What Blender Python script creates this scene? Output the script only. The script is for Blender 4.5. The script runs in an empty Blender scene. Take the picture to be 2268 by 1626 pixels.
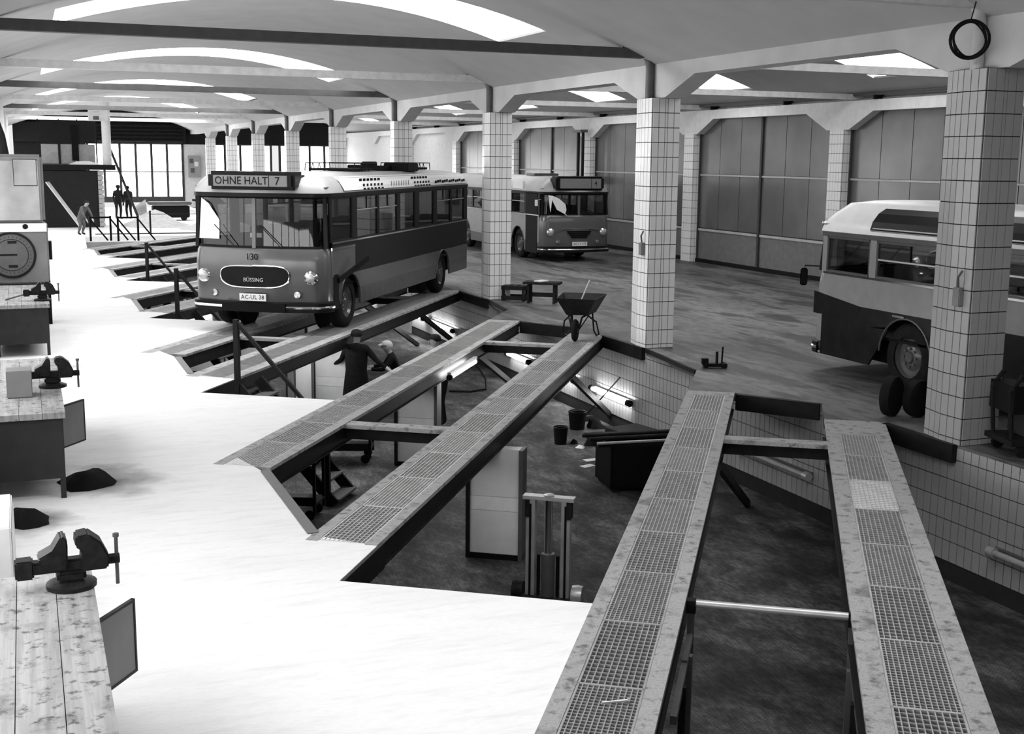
import bpy, bmesh, math, random
from mathutils import Vector, Matrix
random.seed(7)
PI = math.pi
scene = bpy.context.scene
COL = scene.collection

# ------------------------------------------------------------------ camera
CX, CZ = -10.0333, 3.2579
YAW, PITCH, ROLL = 0.378737, 0.168679, 0.0102575
F_ = Vector((math.sin(YAW)*math.cos(PITCH), math.cos(YAW)*math.cos(PITCH), -math.sin(PITCH)))
R0 = Vector((math.cos(YAW), -math.sin(YAW), 0)); U0 = R0.cross(F_)
R_ = R0*math.cos(ROLL) + U0*math.sin(ROLL); U_ = U0*math.cos(ROLL) - R0*math.sin(ROLL)
cd = bpy.data.cameras.new('camera'); cam = bpy.data.objects.new('camera', cd); COL.objects.link(cam)
m3 = Matrix((R_, U_, -F_)).transposed()
cam.matrix_world = Matrix.Translation((CX, 0, CZ)) @ m3.to_4x4()
cd.sensor_width = 36; cd.sensor_fit = 'HORIZONTAL'; cd.lens = 2700.0/2268*36; cd.clip_end = 400; cd.clip_start = 0.05
scene.camera = cam
# ------------------------------------------------------------------ world, exposure, light levels
w = bpy.data.worlds.new('world'); scene.world = w; w.use_nodes = True
bgn = w.node_tree.nodes['Background']; bgn.inputs[0].default_value = (1, 1, 1, 1); bgn.inputs[1].default_value = 0.8
vs = scene.view_settings
vs.view_transform = 'Standard'; vs.look = 'None'; vs.gamma = 1; vs.use_curve_mapping = False; vs.exposure = 0.12
SKY_LEFT, SKY_RIGHT, SIDE_WIN, SIDE_NEAR, FAR_WIN, TUBE = 9.0, 3.3, 2.5, 5.4, 6.0, 30.0

# ------------------------------------------------------------------ materials (all grey: the photograph is black and white)
MATS = {}
def mat(name, g, rough=.6, metal=0., var=.12, scale=6., bump=0., bscale=60., spec=.5, stretch=(1, 1, 1)):
    if name in MATS: return MATS[name]
    m = bpy.data.materials.new(name); m.use_nodes = True; nt = m.node_tree; N = nt.nodes; L = nt.links
    b = N['Principled BSDF']; b.inputs['Roughness'].default_value = rough; b.inputs['Metallic'].default_value = metal
    b.inputs['Specular IOR Level'].default_value = spec
    tc = N.new('ShaderNodeTexCoord'); mp = N.new('ShaderNodeMapping'); mp.inputs['Scale'].default_value = stretch
    L.new(tc.outputs['Object'], mp.inputs[0])
    n = N.new('ShaderNodeTexNoise'); n.inputs['Scale'].default_value = scale; n.inputs['Detail'].default_value = 5
    L.new(mp.outputs[0], n.inputs['Vector'])
    r = N.new('ShaderNodeValToRGB'); r.color_ramp.elements[0].position = .3; r.color_ramp.elements[1].position = .7
    lo, hi = g*(1-var), min(1, g*(1+var))
    r.color_ramp.elements[0].color = (lo, lo, lo, 1); r.color_ramp.elements[1].color = (hi, hi, hi, 1)
    L.new(n.outputs['Fac'], r.inputs[0]); L.new(r.outputs[0], b.inputs['Base Color'])
    if bump:
        n2 = N.new('ShaderNodeTexNoise'); n2.inputs['Scale'].default_value = bscale; n2.inputs['Detail'].default_value = 4
        L.new(mp.outputs[0], n2.inputs['Vector'])
        bp = N.new('ShaderNodeBump'); bp.inputs['Strength'].default_value = bump; bp.inputs['Distance'].default_value = .02
        L.new(n2.outputs['Fac'], bp.inputs['Height']); L.new(bp.outputs[0], b.inputs['Normal'])
    MATS[name] = m; return m
def emit(name, s):
    m = bpy.data.materials.new(name); m.use_nodes = True; nt = m.node_tree; nt.nodes.clear()
    e = nt.nodes.new('ShaderNodeEmission'); e.inputs[0].default_value = (1, 1, 1, 1); e.inputs[1].default_value = s
    o = nt.nodes.new('ShaderNodeOutputMaterial'); nt.links.new(e.outputs[0], o.inputs[0]); MATS[name] = m; return m
def glassmat(name, tint=.75, rough=.02, refl=.12):
    m = bpy.data.materials.new(name); m.use_nodes = True; nt = m.node_tree; nt.nodes.clear(); L = nt.links
    t = nt.nodes.new('ShaderNodeBsdfTransparent'); t.inputs[0].default_value = (tint, tint, tint, 1)
    g = nt.nodes.new('ShaderNodeBsdfGlossy'); g.inputs['Roughness'].default_value = rough; g.inputs[0].default_value = (.9, .9, .9, 1)
    lw = nt.nodes.new('ShaderNodeLayerWeight'); lw.inputs[0].default_value = .3
    ma = nt.nodes.new('ShaderNodeMath'); ma.operation = 'MULTIPLY_ADD'; ma.inputs[1].default_value = .45; ma.inputs[2].default_value = refl*.3
    mx = nt.nodes.new('ShaderNodeMixShader'); o = nt.nodes.new('ShaderNodeOutputMaterial')
    L.new(lw.outputs['Fresnel'], ma.inputs[0]); L.new(ma.outputs[0], mx.inputs[0]); L.new(t.outputs[0], mx.inputs[1]); L.new(g.outputs[0], mx.inputs[2]); L.new(mx.outputs[0], o.inputs[0])
    MATS[name] = m; return m
def stained(name, base, dark, layers, rough=.7, spec=.4, bump=.15, stretch=(1, 1, 1), roughvar=0):
    """concrete with stains: layers = [(scale, lo, hi, amount, stretch)] multiplied noise masks"""
    m = bpy.data.materials.new(name); m.use_nodes = True; nt = m.node_tree; N = nt.nodes; L = nt.links
    b = N['Principled BSDF']; b.inputs['Roughness'].default_value = rough; b.inputs['Specular IOR Level'].default_value = spec
    tc = N.new('ShaderNodeTexCoord'); prev = None
    for i, (sc, lo, hi, amt, st, rz) in enumerate(layers):
        mp = N.new('ShaderNodeMapping'); mp.inputs['Scale'].default_value = st; mp.inputs['Rotation'].default_value = (0, 0, rz)
        mp.inputs['Location'].default_value = (3.1*i, 1.7*i, 0)
        L.new(tc.outputs['Object'], mp.inputs[0])
        n = N.new('ShaderNodeTexNoise'); n.inputs['Scale'].default_value = sc; n.inputs['Detail'].default_value = 6; n.inputs['Roughness'].default_value = .6
        L.new(mp.outputs[0], n.inputs['Vector'])
        r = N.new('ShaderNodeValToRGB'); r.color_ramp.elements[0].position = lo; r.color_ramp.elements[1].position = hi
        d = dark/base*amt + (1-amt)
        r.color_ramp.elements[0].color = (d, d, d, 1); r.color_ramp.elements[1].color = (1, 1, 1, 1)
        L.new(n.outputs['Fac'], r.inputs[0])
        mu = N.new('ShaderNodeMixRGB'); mu.blend_type = 'MULTIPLY'; mu.inputs[0].default_value = 1
        if prev is None: mu.inputs[1].default_value = (base, base, base, 1)
        else: L.new(prev, mu.inputs[1])
        L.new(r.outputs[0], mu.inputs[2]); prev = mu.outputs[0]
        last = n
    L.new(prev, b.inputs['Base Color'])
    bp = N.new('ShaderNodeBump'); bp.inputs['Strength'].default_value = bump; bp.inputs['Distance'].default_value = .02
    L.new(last.outputs['Fac'], bp.inputs['Height']); L.new(bp.outputs[0], b.inputs['Normal'])
    MATS[name] = m; return m

stained('floor_light', .90, .6, [(.5, .25, .5, .25, (1, 3, 1), .3), (2.2, .3, .5, .25, (1, 5, 1), .1), (14, .3, .55, .15, (1, 4, 1), 0)], rough=.75)
stained('floor_aisle', .21, .010, [(.3, .42, .60, .6, (1, .35, 1), 0), (1.3, .43, .49, .72, (1, .2, 1), .05), (.55, .36, .42, .8, (1, .5, 1), .3), (6, .36, .55, .5, (1, .4, 1), .1)], rough=.5, bump=.1)
stained('floor_pit', .16, .012, [(.6, .38, .62, .75, (1, 1, 1), 0), (3, .4, .62, .8, (1, .45, 1), .6), (20, .4, .62, .6, (1, .5, 1), .4)], rough=.75)
def soot(name, spots):
    # soot stains on the floor where scrap has been dumped beside the benches
    m = MATS[name]; nt = m.node_tree; N = nt.nodes; L = nt.links; b = N['Principled BSDF']
    tc = N.new('ShaderNodeTexCoord'); n = N.new('ShaderNodeTexNoise'); n.inputs['Scale'].default_value = 2.2; n.inputs['Detail'].default_value = 6
    L.new(tc.outputs['Object'], n.inputs['Vector'])
    for (x, y, r, d) in spots:
        vd = N.new('ShaderNodeVectorMath'); vd.operation = 'DISTANCE'; vd.inputs[1].default_value = (x, y, 0); L.new(tc.outputs['Object'], vd.inputs[0])
        ad = N.new('ShaderNodeMath'); ad.operation = 'MULTIPLY_ADD'; ad.inputs[1].default_value = 1.6*r; L.new(n.outputs['Fac'], ad.inputs[0]); L.new(vd.outputs['Value'], ad.inputs[2])
        rp = N.new('ShaderNodeMapRange'); rp.inputs['From Min'].default_value = r*.8; rp.inputs['From Max'].default_value = r*1.75; rp.inputs['To Min'].default_value = d; rp.inputs['To Max'].default_value = 1
        L.new(ad.outputs[0], rp.inputs['Value'])
        src = b.inputs['Base Color'].links[0].from_socket
        mu = N.new('ShaderNodeMixRGB'); mu.blend_type = 'MULTIPLY'; mu.inputs[0].default_value = 1
        L.new(src, mu.inputs[1]); L.new(rp.outputs[0], mu.inputs[2]); L.new(mu.outputs[0], b.inputs['Base Color'])
soot('floor_light', [(-9.45, 12.7, .75, .12), (-10.1, 11.4, .5, .15), (-9.6, 19.9, .5, .5)])
def pit_tiles():
    m = MATS['floor_pit']; nt = m.node_tree; N = nt.nodes; L = nt.links; b = N['Principled BSDF']
    tc = N.new('ShaderNodeTexCoord'); mp = N.new('ShaderNodeMapping'); mp.inputs['Rotation'].default_value = (0, 0, .95); mp.inputs['Scale'].default_value = (8, 8, 8)
    L.new(tc.outputs['Object'], mp.inputs[0])
    br = N.new('ShaderNodeTexBrick'); br.offset = .5; br.inputs['Scale'].default_value = 1; br.inputs['Mortar Size'].default_value = .03
    br.inputs['Color1'].default_value = (.9, .9, .9, 1); br.inputs['Color2'].default_value = (1, 1, 1, 1); br.inputs['Mortar'].default_value = (1.9, 1.9, 1.9, 1)
    L.new(mp.outputs[0], br.inputs['Vector'])
    src = b.inputs['Base Color'].links[0].from_socket
    mu = N.new('ShaderNodeMixRGB'); mu.blend_type = 'MULTIPLY'; mu.inputs[0].default_value = 1
    L.new(src, mu.inputs[1]); L.new(br.outputs['Color'], mu.inputs[2]); L.new(mu.outputs[0], b.inputs['Base Color'])
pit_tiles()
stained('deck', .40, .08, [(3, .3, .46, .7, (1, 1, 1), 0), (9, .33, .46, .8, (1, 1, 1), 0), (60, .35, .6, .3, (1, 1, 1), 0)], rough=.7)
stained('bench_wood', .36, .03, [(5, .3, .46, .5, (1, 1, 1), 0), (16, .34, .44, .8, (1, 1, 1), 0), (3, .3, .6, .4, (8, .4, 1), 0)], rough=.6)
mat('ceiling', .48, .85, var=.06, scale=1.5, bump=.15, bscale=40)
mat('concrete', .54, .85, var=.08, scale=2, bump=.15)
mat('tie_shaded', .10, .7); mat('tie_lit', .62, .7)
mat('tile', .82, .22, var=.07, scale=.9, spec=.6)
mat('tile_dull_shaded', .37, .3, var=.14, scale=1.3, spec=.6)  # pit wall tile; on the nearest column its darkness stands in for shade
mat('grout', .03, .9)
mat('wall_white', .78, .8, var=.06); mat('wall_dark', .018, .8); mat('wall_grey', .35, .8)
mat('door_sheet', .17, .22, metal=.35, var=.25, scale=.6, spec=.6); mat('door_low', .15, .5, var=.15); mat('door_frame', .06, .5); mat('door_bar', .45, .4)
mat('steel_dark', .012, .5, var=.3); mat('steel_mid', .10, .45, metal=.2); mat('steel_light', .55, .35, metal=.5); mat('zinc', .5, .38, metal=.55, var=.15)
mat('grate_tray', .10, .8, var=.4, scale=4)
mat('black', .006, .6); mat('rubber', .01, .75, var=.4); mat('chrome', .75, .12, metal=1., var=.03)
mat('cast_iron', .015, .45, var=.4, scale=20, bump=.2)
mat('cabinet_dark', .035, .5, var=.15); mat('cabinet_grey', .17, .45, var=.2, scale=2); mat('cabinet_front', .42, .3, metal=.4, var=.3, scale=1.5)
mat('paper', .85, .8, var=.03); mat('wood_pale', .55, .7, var=.2, scale=3, stretch=(1, 1, 12)); mat('wood_dark', .02, .8, var=.3)
mat('cloth_dark', .008, .9, var=.3, scale=12, bump=.3, bscale=25); mat('cloth_mid', .10, .9, var=.3, bump=.3, bscale=25); mat('skin', .38, .6, var=.08); mat('hair', .015, .8)
mat('cap_light', .55, .9); mat('sand', .62, .95, var=.15, scale=5, bump=.6, bscale=10)
mat('bus_grey', .105, .2, var=.05, scale=2, spec=.7); mat('bus_dark', .010, .38, var=.2, spec=.7); mat('bus_roof', .40, .35, var=.12, scale=1.5); mat('bus_white', .78, .3, var=.04)
mat('bus_mid', .08, .25, var=.1); mat('bus_cream', .26, .22, var=.06, spec=.6); mat('bus_belt', .012, .3, var=.3); mat('seat', .03, .7); mat('sign_face', .2, .4, var=.05); mat('ink', .012, .7)
mat('pier_white', .72, .4, var=.05); mat('tube_off', .35, .3)
for n_ in ('steel_dark', 'black', 'rubber', 'cast_iron', 'cabinet_dark', 'cloth_dark', 'wood_dark', 'bus_belt', 'bus_dark', 'wall_dark', 'grout', 'seat', 'ink', 'hair', 'tie_shaded', 'door_frame', 'cloth_mid', 'sign_face'):
    MATS[n_].node_tree.nodes['Principled BSDF'].inputs['Specular IOR Level'].default_value = .12
emit('sky_left', SKY_LEFT); emit('sky_right', SKY_RIGHT); emit('side_win', SIDE_WIN); emit('side_near', SIDE_NEAR); emit('far_win', FAR_WIN); emit('tube', TUBE)
glassmat('glass', .62); glassmat('glass_dark', .35)

# ------------------------------------------------------------------ mesh helpers
class MB:
    def __init__(s): s.v = []; s.f = []
    def add(s, vs, fs):
        o = len(s.v); s.v += [tuple(v) for v in vs]; s.f += [tuple(i+o for i in f) for f in fs]; return s
    def box(s, x0, x1, y0, y1, z0, z1):
        return s.add([(x0,y0,z0),(x1,y0,z0),(x1,y1,z0),(x0,y1,z0),(x0,y0,z1),(x1,y0,z1),(x1,y1,z1),(x0,y1,z1)],
                     [(0,3,2,1),(4,5,6,7),(0,1,5,4),(1,2,6,5),(2,3,7,6),(3,0,4,7)])
    def bar(s, p, q, w, h, up=(0, 0, 1)):
        """box of section w (across) x h (along up) from p to q"""
        p, q = Vector(p), Vector(q); d = (q-p).normalized(); up = Vector(up)
        if abs(d.dot(up)) > .98: up = Vector((0, 1, 0))
        r = d.cross(up).normalized()*(w/2); u = r.cross(d).normalized()*(h/2)
        c = [p-r-u, p+r-u, p+r+u, p-r+u, q-r-u, q+r-u, q+r+u, q-r+u]
        return s.add(c, [(0,3,2,1),(4,5,6,7),(0,1,5,4),(1,2,6,5),(2,3,7,6),(3,0,4,7)])
    def cyl(s, p, q, r, n=12, r2=None, cap=True):
        p, q = Vector(p), Vector(q); d = (q-p).normalized(); a = Vector((0, 0, 1)) if abs(d.z) < .9 else Vector((1, 0, 0))
        x = d.cross(a).normalized(); y = d.cross(x); r2 = r if r2 is None else r2
        vs = []
        for c, rr in ((p, r), (q, r2)):
            for i in range(n):
                t = 2*PI*i/n; vs.append(c + x*math.cos(t)*rr + y*math.sin(t)*rr)
        fs = [(i, (i+1) % n, n+(i+1) % n, n+i) for i in range(n)]
        if cap: fs += [tuple(range(n))[::-1], tuple(range(n, 2*n))]
        return s.add(vs, fs)
    def tube(s, pts, r, n=8, closed=False):
        pts = [Vector(p) for p in pts]; m = len(pts); vs = []; ref = None
        for i, p in enumerate(pts):
            if closed: d = pts[(i+1) % m]-pts[i-1]
            else: d = pts[min(i+1, m-1)]-pts[max(i-1, 0)]
            d.normalize()
            if ref is None: ref = d.orthogonal().normalized()
            ref = (ref - d*ref.dot(d)); ref = ref.normalized() if ref.length > 1e-6 else d.orthogonal().normalized()
            b = d.cross(ref)
            rr = r[i] if isinstance(r, (list, tuple)) else r
            for k in range(n):
                t = 2*PI*k/n; vs.append(p + ref*math.cos(t)*rr + b*math.sin(t)*rr)
        fs = []
        for i in range(m if closed else m-1):
            j = (i+1) % m
            fs += [(i*n+k, i*n+(k+1) % n, j*n+(k+1) % n, j*n+k) for k in range(n)]
        if not closed: fs += [tuple(range(n))[::-1], tuple(range((m-1)*n, m*n))]
        return s.add(vs, fs)
    def lathe(s, prof, n=20, axis='z', c=(0, 0, 0), cap=True):
        """prof = [(r, h)] along axis"""
        vs = []
        for r, h in prof:
            for k in range(n):
                t = 2*PI*k/n; a, b = r*math.cos(t), r*math.sin(t)
                p = {'z': (a, b, h), 'x': (h, a, b), 'y': (a, h, b)}[axis]
                vs.append((p[0]+c[0], p[1]+c[1], p[2]+c[2]))
        m = len(prof); fs = []
        for i in range(m-1): fs += [(i*n+k, i*n+(k+1) % n, (i+1)*n+(k+1) % n, (i+1)*n+k) for k in range(n)]
        if cap and prof[0][0] > 1e-5: fs.append(tuple(range(n))[::-1])
        if cap and prof[-1][0] > 1e-5: fs.append(tuple(range((m-1)*n, m*n)))
        return s.add(vs, fs)
    def prism(s, poly, z0, z1):
        n = len(poly)
        vs = [(x, y, z0) for x, y in poly]+[(x, y, z1) for x, y in poly]
        return s.add(vs, [tuple(range(n))[::-1], tuple(range(n, 2*n))]+[(i, (i+1) % n, n+(i+1) % n, n+i) for i in range(n)])
    def extrude(s, poly, axis, a, b):
        """poly in the plane normal to axis: axis 'x' -> (y,z); axis 'y' -> (x,z)"""
        n = len(poly); vs = []
        for t in (a, b):
            for p, q in poly: vs.append((t, p, q) if axis == 'x' else (p, t, q))
        return s.add(vs, [tuple(range(n))[::-1], tuple(range(n, 2*n))]+[(i, (i+1) % n, n+(i+1) % n, n+i) for i in range(n)])
    def xf(s, M, i0=0):
        s.v[i0:] = [tuple(M @ Vector(v)) for v in s.v[i0:]]; return s
    def mesh(s, name, m, smooth=False, bevel=0):
        me = bpy.data.meshes.new(name); me.from_pydata(s.v, [], s.f); me.update()
        bm = bmesh.new(); bm.from_mesh(me); lo_ = [v for v in bm.verts if not v.link_faces]
        if lo_: bmesh.ops.delete(bm, geom=lo_, context='VERTS')
        bmesh.ops.recalc_face_normals(bm, faces=bm.faces)
        if bevel: bmesh.ops.bevel(bm, geom=[e for e in bm.edges if len(e.link_faces) == 2 and e.calc_face_angle(0) > .6], offset=bevel, segments=2, affect='EDGES', clamp_overlap=True)
        bm.to_mesh(me); bm.free()
        me.materials.append(MATS[m] if isinstance(m, str) else m)
        if smooth:
            me.polygons.foreach_set('use_smooth', [True]*len(me.polygons))
            try: me.set_sharp_from_angle(angle=smooth if isinstance(smooth, float) else .7)
            except Exception: pass
        return me
    def build(s, name, m, parent=None, smooth=False, bevel=0):
        return link(name, s.mesh(name, m, smooth, bevel), parent)
def link(name, me, parent=None):
    o = bpy.data.objects.new(name, me); COL.objects.link(o)
    if parent is not None: o.parent = parent
    return o
def tag(o, label=None, cat=None, group=None, kind=None):
    if label: o['label'] = label
    if cat: o['category'] = cat
    if group: o['group'] = group
    if kind: o['kind'] = kind
    return o
def thing(name, label, cat, loc=(0, 0, 0), rz=0, group=None):
    o = bpy.data.objects.new(name, None); COL.objects.link(o); o.location = loc; o.rotation_euler = (0, 0, rz); o.empty_display_size = .2
    return tag(o, label, cat, group)
def struct(o): o['kind'] = 'structure'; return o
def copy_tree(o, parent=None):
    c = o.copy(); COL.objects.link(c); c.parent = parent
    for ch in list(o.children): copy_tree(ch, c)
    return c
def text_part(name, s, size, m, parent, loc, rot, depth=.004, align='CENTER', xs=1):
    cu = bpy.data.curves.new(name, 'FONT'); cu.body = s; cu.size = size; cu.extrude = depth; cu.align_x = align; cu.align_y = 'CENTER'; cu.resolution_u = 2
    t = bpy.data.objects.new(name, cu); COL.objects.link(t); bpy.context.view_layer.update()
    me = bpy.data.meshes.new_from_object(t.evaluated_get(bpy.context.evaluated_depsgraph_get()))
    bpy.data.objects.remove(t); me.materials.clear(); me.materials.append(MATS[m])
    o = link(name, me, parent); o.location = loc; o.rotation_euler = rot; o.scale = (xs, 1, 1); return o
def arcpts(c, r, a0, a1, n, plane='xz', y=0):
    out = []
    for i in range(n+1):
        t = a0+(a1-a0)*i/n; a, b = c[0]+r*math.cos(t), c[1]+r*math.sin(t)
        out.append({'xz': (a, y, b), 'yz': (y, a, b), 'xy': (a, b, y)}[plane])
    return out

# ------------------------------------------------------------------ hall layout
S = 7.856; Y1 = 10.99; TH = .5975916; sT, cT = math.sin(TH), math.cos(TH)
YC = [Y1+S*k for k in range(9)]
YFAR = 82.0; XL = -10.25; XR = 10.2; PITZ = -1.66; TOPZ = 4.32
def pt(u, v, z=0): return Vector((u*sT+v*cT, u*cT-v*sT, z))
def yv(x, v): return (x*cT-v)/sT            # y where line v crosses x
def uv_(x, y): return x*sT+y*cT, x*cT-y*sT
BAYS = [((-9.57, -8.90), (-7.70, -6.95)), ((-14.18, -13.52), (-12.22, -11.57)), ((-18.77, -17.95), (-17.0, -16.18)),
        ((-23.5, -22.8), (-21.6, -20.87)), ((-28.0, -27.25), (-26.05, -25.3)), ((-32.4, -31.7), (-30.45, -29.7))]
UF = [-3.5, 2.95, 9.75, 16.78, 23.5, 30.0]            # front edge of the open bay to the right of pair k (between pair k and k-1)
def us1(k):
    vm = sum(BAYS[k][0])/2
    return uv_(-8.0, yv(-8.0, vm))[0]-.05
def us2(k): return UF[k+1]-.3+1.2 if False else uv_(-7.85, yv(-7.85, BAYS[k][1][0]))[0]-.15
def ue1(k): return uv_(-.74, yv(-.74, BAYS[k][0][1]))[0]
def ue2(k): return uv_(0, yv(0, BAYS[k][1][1]))[0]+.02

# ---- floors
edge = [(-7.85, -9.0)]
for k in range(6):
    (a0, a1), (b0, b1) = BAYS[k]
    uo = UF[k]
    if k > 0:
        p0a = BAYS[k-1][0][0]
    # gap right of ramp 2 of this pair
    if k > 0:
        q = pt(uo, BAYS[k-1][0][0]); edge.append((q.x, q.y))
    else:
        edge.append((-7.85, -6.0))
    q = pt(uo, b1); edge.append((q.x, q.y))
    q = pt(us2(k), b1); edge.append((q.x, q.y))
    edge.append((-7.85, yv(-7.85, b0))); edge.append((-7.85, yv(-7.85, a1)))
    q = pt(us1(k)+.45, a0); edge.append((q.x, q.y))
edge.append((-7.85, 52.5))
poly = edge+[(0, 52.5), (0, YFAR), (-13, YFAR), (-13, -9)]
struct(MB().prism(poly, -.22, 0).build('floor_workshop', 'floor_light'))
struct(MB().box(-10.3, -9.7, -9, 52.6, PITZ-.1, -.23).build('wall_pit_left', 'wall_dark'))
for k in range(6):        # dark steel edging of the floor slab next to the wheel tracks
    (a0, a1), (b0, b1) = BAYS[k]
    p, q = pt(UF[k]+.02, b1+.02, -.115), pt(us2(k)+.1, b1+.02, -.115); struct(MB().bar(p, q, .03, .225).build('edge_beam', 'steel_dark'))
    p, q = Vector((-7.83, yv(-7.83, a1)+.02, -.125)), pt(us1(k)+.47, a0+.02, -.125); struct(MB().bar(p, q, .04, .2).build('edge_beam', 'steel_dark'))
# right floor with slab tongues
redge = [(0, -9.0)]
for k in range(6):
    (a0, a1), (b0, b1) = BAYS[k]
    redge.append((0, yv(0, b1)))
    q = pt(ue2(k), b0); redge.append((q.x, q.y)); redge.append((0, yv(0, b0)))
    redge.append((-.74, yv(-.74, a1))); q = pt(ue1(k), a0); redge.append((q.x, q.y))
    redge.append((-.31, yv(-.31, a0))); redge.append((0, YC[k+1]))
redge.append((0, 52.5))
struct(MB().prism(redge+[(0, YFAR), (11, YFAR), (11, -9)], -.12, 0).build('floor_aisle', 'floor_aisle'))
struct(MB().box(-10.2, .2, -9, 53, PITZ-.1, PITZ).build('floor_pit', 'floor_pit'))
struct(MB().box(-9.7, .1, 52.4, 52.7, PITZ, -.24).build('wall_pit_end', 'tile_dull_shaded'))
# ---- tiled pit wall below the aisle, joints recessed
pitwall = struct(MB().box(.012, .3, -9, 52.5, PITZ, -.12).build('wall_pit', 'grout'))
TW, TH_, TT = .125, .25, .014
def tile_mesh(name, wd, ht, m='tile'):
    g = .006
    return MB().box(-TT, 0, g, wd-g, g, ht-g).mesh(name, m, bevel=0)
tm_full = tile_mesh('tile', TW, TH_, 'tile_dull_shaded'); rows = []
z = .07-.25
while z > PITZ-.01: rows.append((z, .25)); z -= .25
# rows: each starts at bottom z; clip the last one
cells = []
for zb, h in rows:
    zb2 = max(zb, PITZ)
    n = int((33-8.8)/TW)
    for i in range(n): cells.append((8.8+i*TW, zb2, min(zb+h, -.03)-zb2))
near = [c for c in cells if c[0] < 14.3][:300]; nearset = set(near)
tm_cache = {}
for (y, zb, h) in near:
    key = round(h, 3)
    if key not in tm_cache: tm_cache[key] = tile_mesh('tile', TW, h, 'tile_dull_shaded')
    o = link('tile', tm_cache[key], pitwall); o.location = (.013, y, zb)
far = MB(); g = .006
for (y, zb, h) in cells:
    if (y, zb, h) not in nearset: far.box(-.001, .013, y+g, y+TW-g, zb+g, zb+h-g)
far.box(-.001, .013, 33, 52.4, PITZ, -.12)
tag(far.build('tile_field', 'tile_dull_shaded', pitwall), kind='stuff')
mb = MB()
for k in range(6):       # dark steel edge angles on the slab edge
    (a0, a1), (b0, b1) = BAYS[k]
    mb = MB().bar((-.03, YC[k]+.02 if k else YC[0]+.05, -.1), (-.03, yv(0, b1)-.03, -.1), .09, .22)
    o = mb.build('edge_beam', 'steel_dark'); struct(o)
    mb = MB().bar((-.03, yv(-.03, b0)+.05, -.12), (-.75, yv(-.75, a1)-.05, -.12), .06, .23); struct(mb.build('edge_beam', 'steel_dark'))
    mb = MB().bar((-.3, yv(-.3, a0)+.02, -.03), (-.02, YC[k+1]-.05, -.03), .05, .07); struct(mb.build('edge_beam', 'steel_dark'))
# steel edge of the workshop floor (open bays)
for k in range(1, 6):
    (a0, a1), (b0, b1) = BAYS[k]
    mb = MB().bar((-7.83, yv(-7.83, b0), -.05), (-7.83, yv(-7.83, a1), -.05), .1, .12)
    struct(mb.build('edge_beam', 'steel_mid'))

# ---- walls
struct(MB().box(10.75, 11, -9, YFAR, 0, 7).build('wall_right', 'wall_grey'))
struct(MB().box(-11.2, 11, -9.2, -9, PITZ, 7).build('wall_near', 'wall_grey'))
# far wall: upper dark wall, piers and two glazed gates
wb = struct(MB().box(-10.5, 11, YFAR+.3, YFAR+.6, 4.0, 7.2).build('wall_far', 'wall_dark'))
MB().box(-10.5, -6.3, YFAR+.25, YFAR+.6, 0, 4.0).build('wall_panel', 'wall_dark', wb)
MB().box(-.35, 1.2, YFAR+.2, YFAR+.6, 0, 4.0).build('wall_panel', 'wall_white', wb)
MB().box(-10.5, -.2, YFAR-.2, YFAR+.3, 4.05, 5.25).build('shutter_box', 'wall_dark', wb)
for i in range(5): MB().cyl((-6.3, YFAR-.22, 4.2+i*.23), (-.4, YFAR-.22, 4.2+i*.23), .09, 8).build('shutter_slat', 'steel_dark', wb)
def gate(n, x0, x1, cols, zb, zt):
    g = struct(MB().box(x0, x1, YFAR+.18, YFAR+.26, zb-.35, zb).build('door_%d' % n, 'door_frame'))
    W = (x1-x0)/cols
    for i in range(cols):
        for (a, b) in ((zb, zb+1.6), (zb+1.6, zt)):
            MB().box(x0+i*W+.05, x0+(i+1)*W-.05, YFAR+.2, YFAR+.22, a+.03, b-.03).build('pane', 'far_win', g)
    for i in range(cols+1): MB().box(x0+i*W-.075, x0+i*W+.075, YFAR+.14, YFAR+.28, zb-.3, zt).build('mullion', 'door_frame', g)
    MB().box(x0, x1, YFAR+.16, YFAR+.26, zb+1.57, zb+1.63).build('transom', 'door_frame', g)
    MB().box(x0, x1, YFAR+.16, YFAR+.26, zt-.03, zt+.06).build('transom', 'door_frame', g)
gate(1, -6.2, -.4, 6, .65, 4.0)
gate(2, 1.3, 5.3, 4, .5, 4.0); gate(3, 5.9, 9.9, 4, .5, 4.0)
# left wall with the windows the benches stand under
wl = struct(MB().box(-10.95, -10.75, -9, YFAR, 0, 1.05).build('wall_left', 'wall_white'))
MB().box(-10.95, -10.75, -9, YFAR, 4.3, 7).build('wall_panel', 'wall_white', wl)
wi = 0
for k in range(-3, 9):
    y0, y1 = Y1+S*k+.45, Y1+S*(k+1)-.05
    if y1 > YFAR: break
    MB().box(-10.95, -10.72, y0-.5, y0, 1.05, 4.3).build('wall_pier', 'wall_white', wl)
    wtop = 2.3 if k < 1 else 4.3          # near bays: unseen windows made low, lighting the floor more than the columns
    if wtop < 4: MB().box(-10.95, -10.75, y0, y1, wtop, 4.3).build('wall_panel', 'wall_white', wl)
    wi += 1; g = struct(MB().box(-10.9, -10.78, y0, y1, 1.02, 1.1).build('window_%d' % wi, 'door_frame'))
    n = 5; W = (y1-y0)/n
    for i in range(n):
        MB().box(-10.88, -10.86, y0+i*W+.03, y0+(i+1)*W-.03, 1.12, wtop-.02).build('pane', 'side_win' if k >= 1 else 'side_near', g)  # unseen near panes glow stronger to whiten the near floor
        MB().box(-10.9, -10.8, y0+i*W-.03, y0+i*W+.03, 1.1, wtop).build('mullion', 'door_frame', g)

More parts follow.
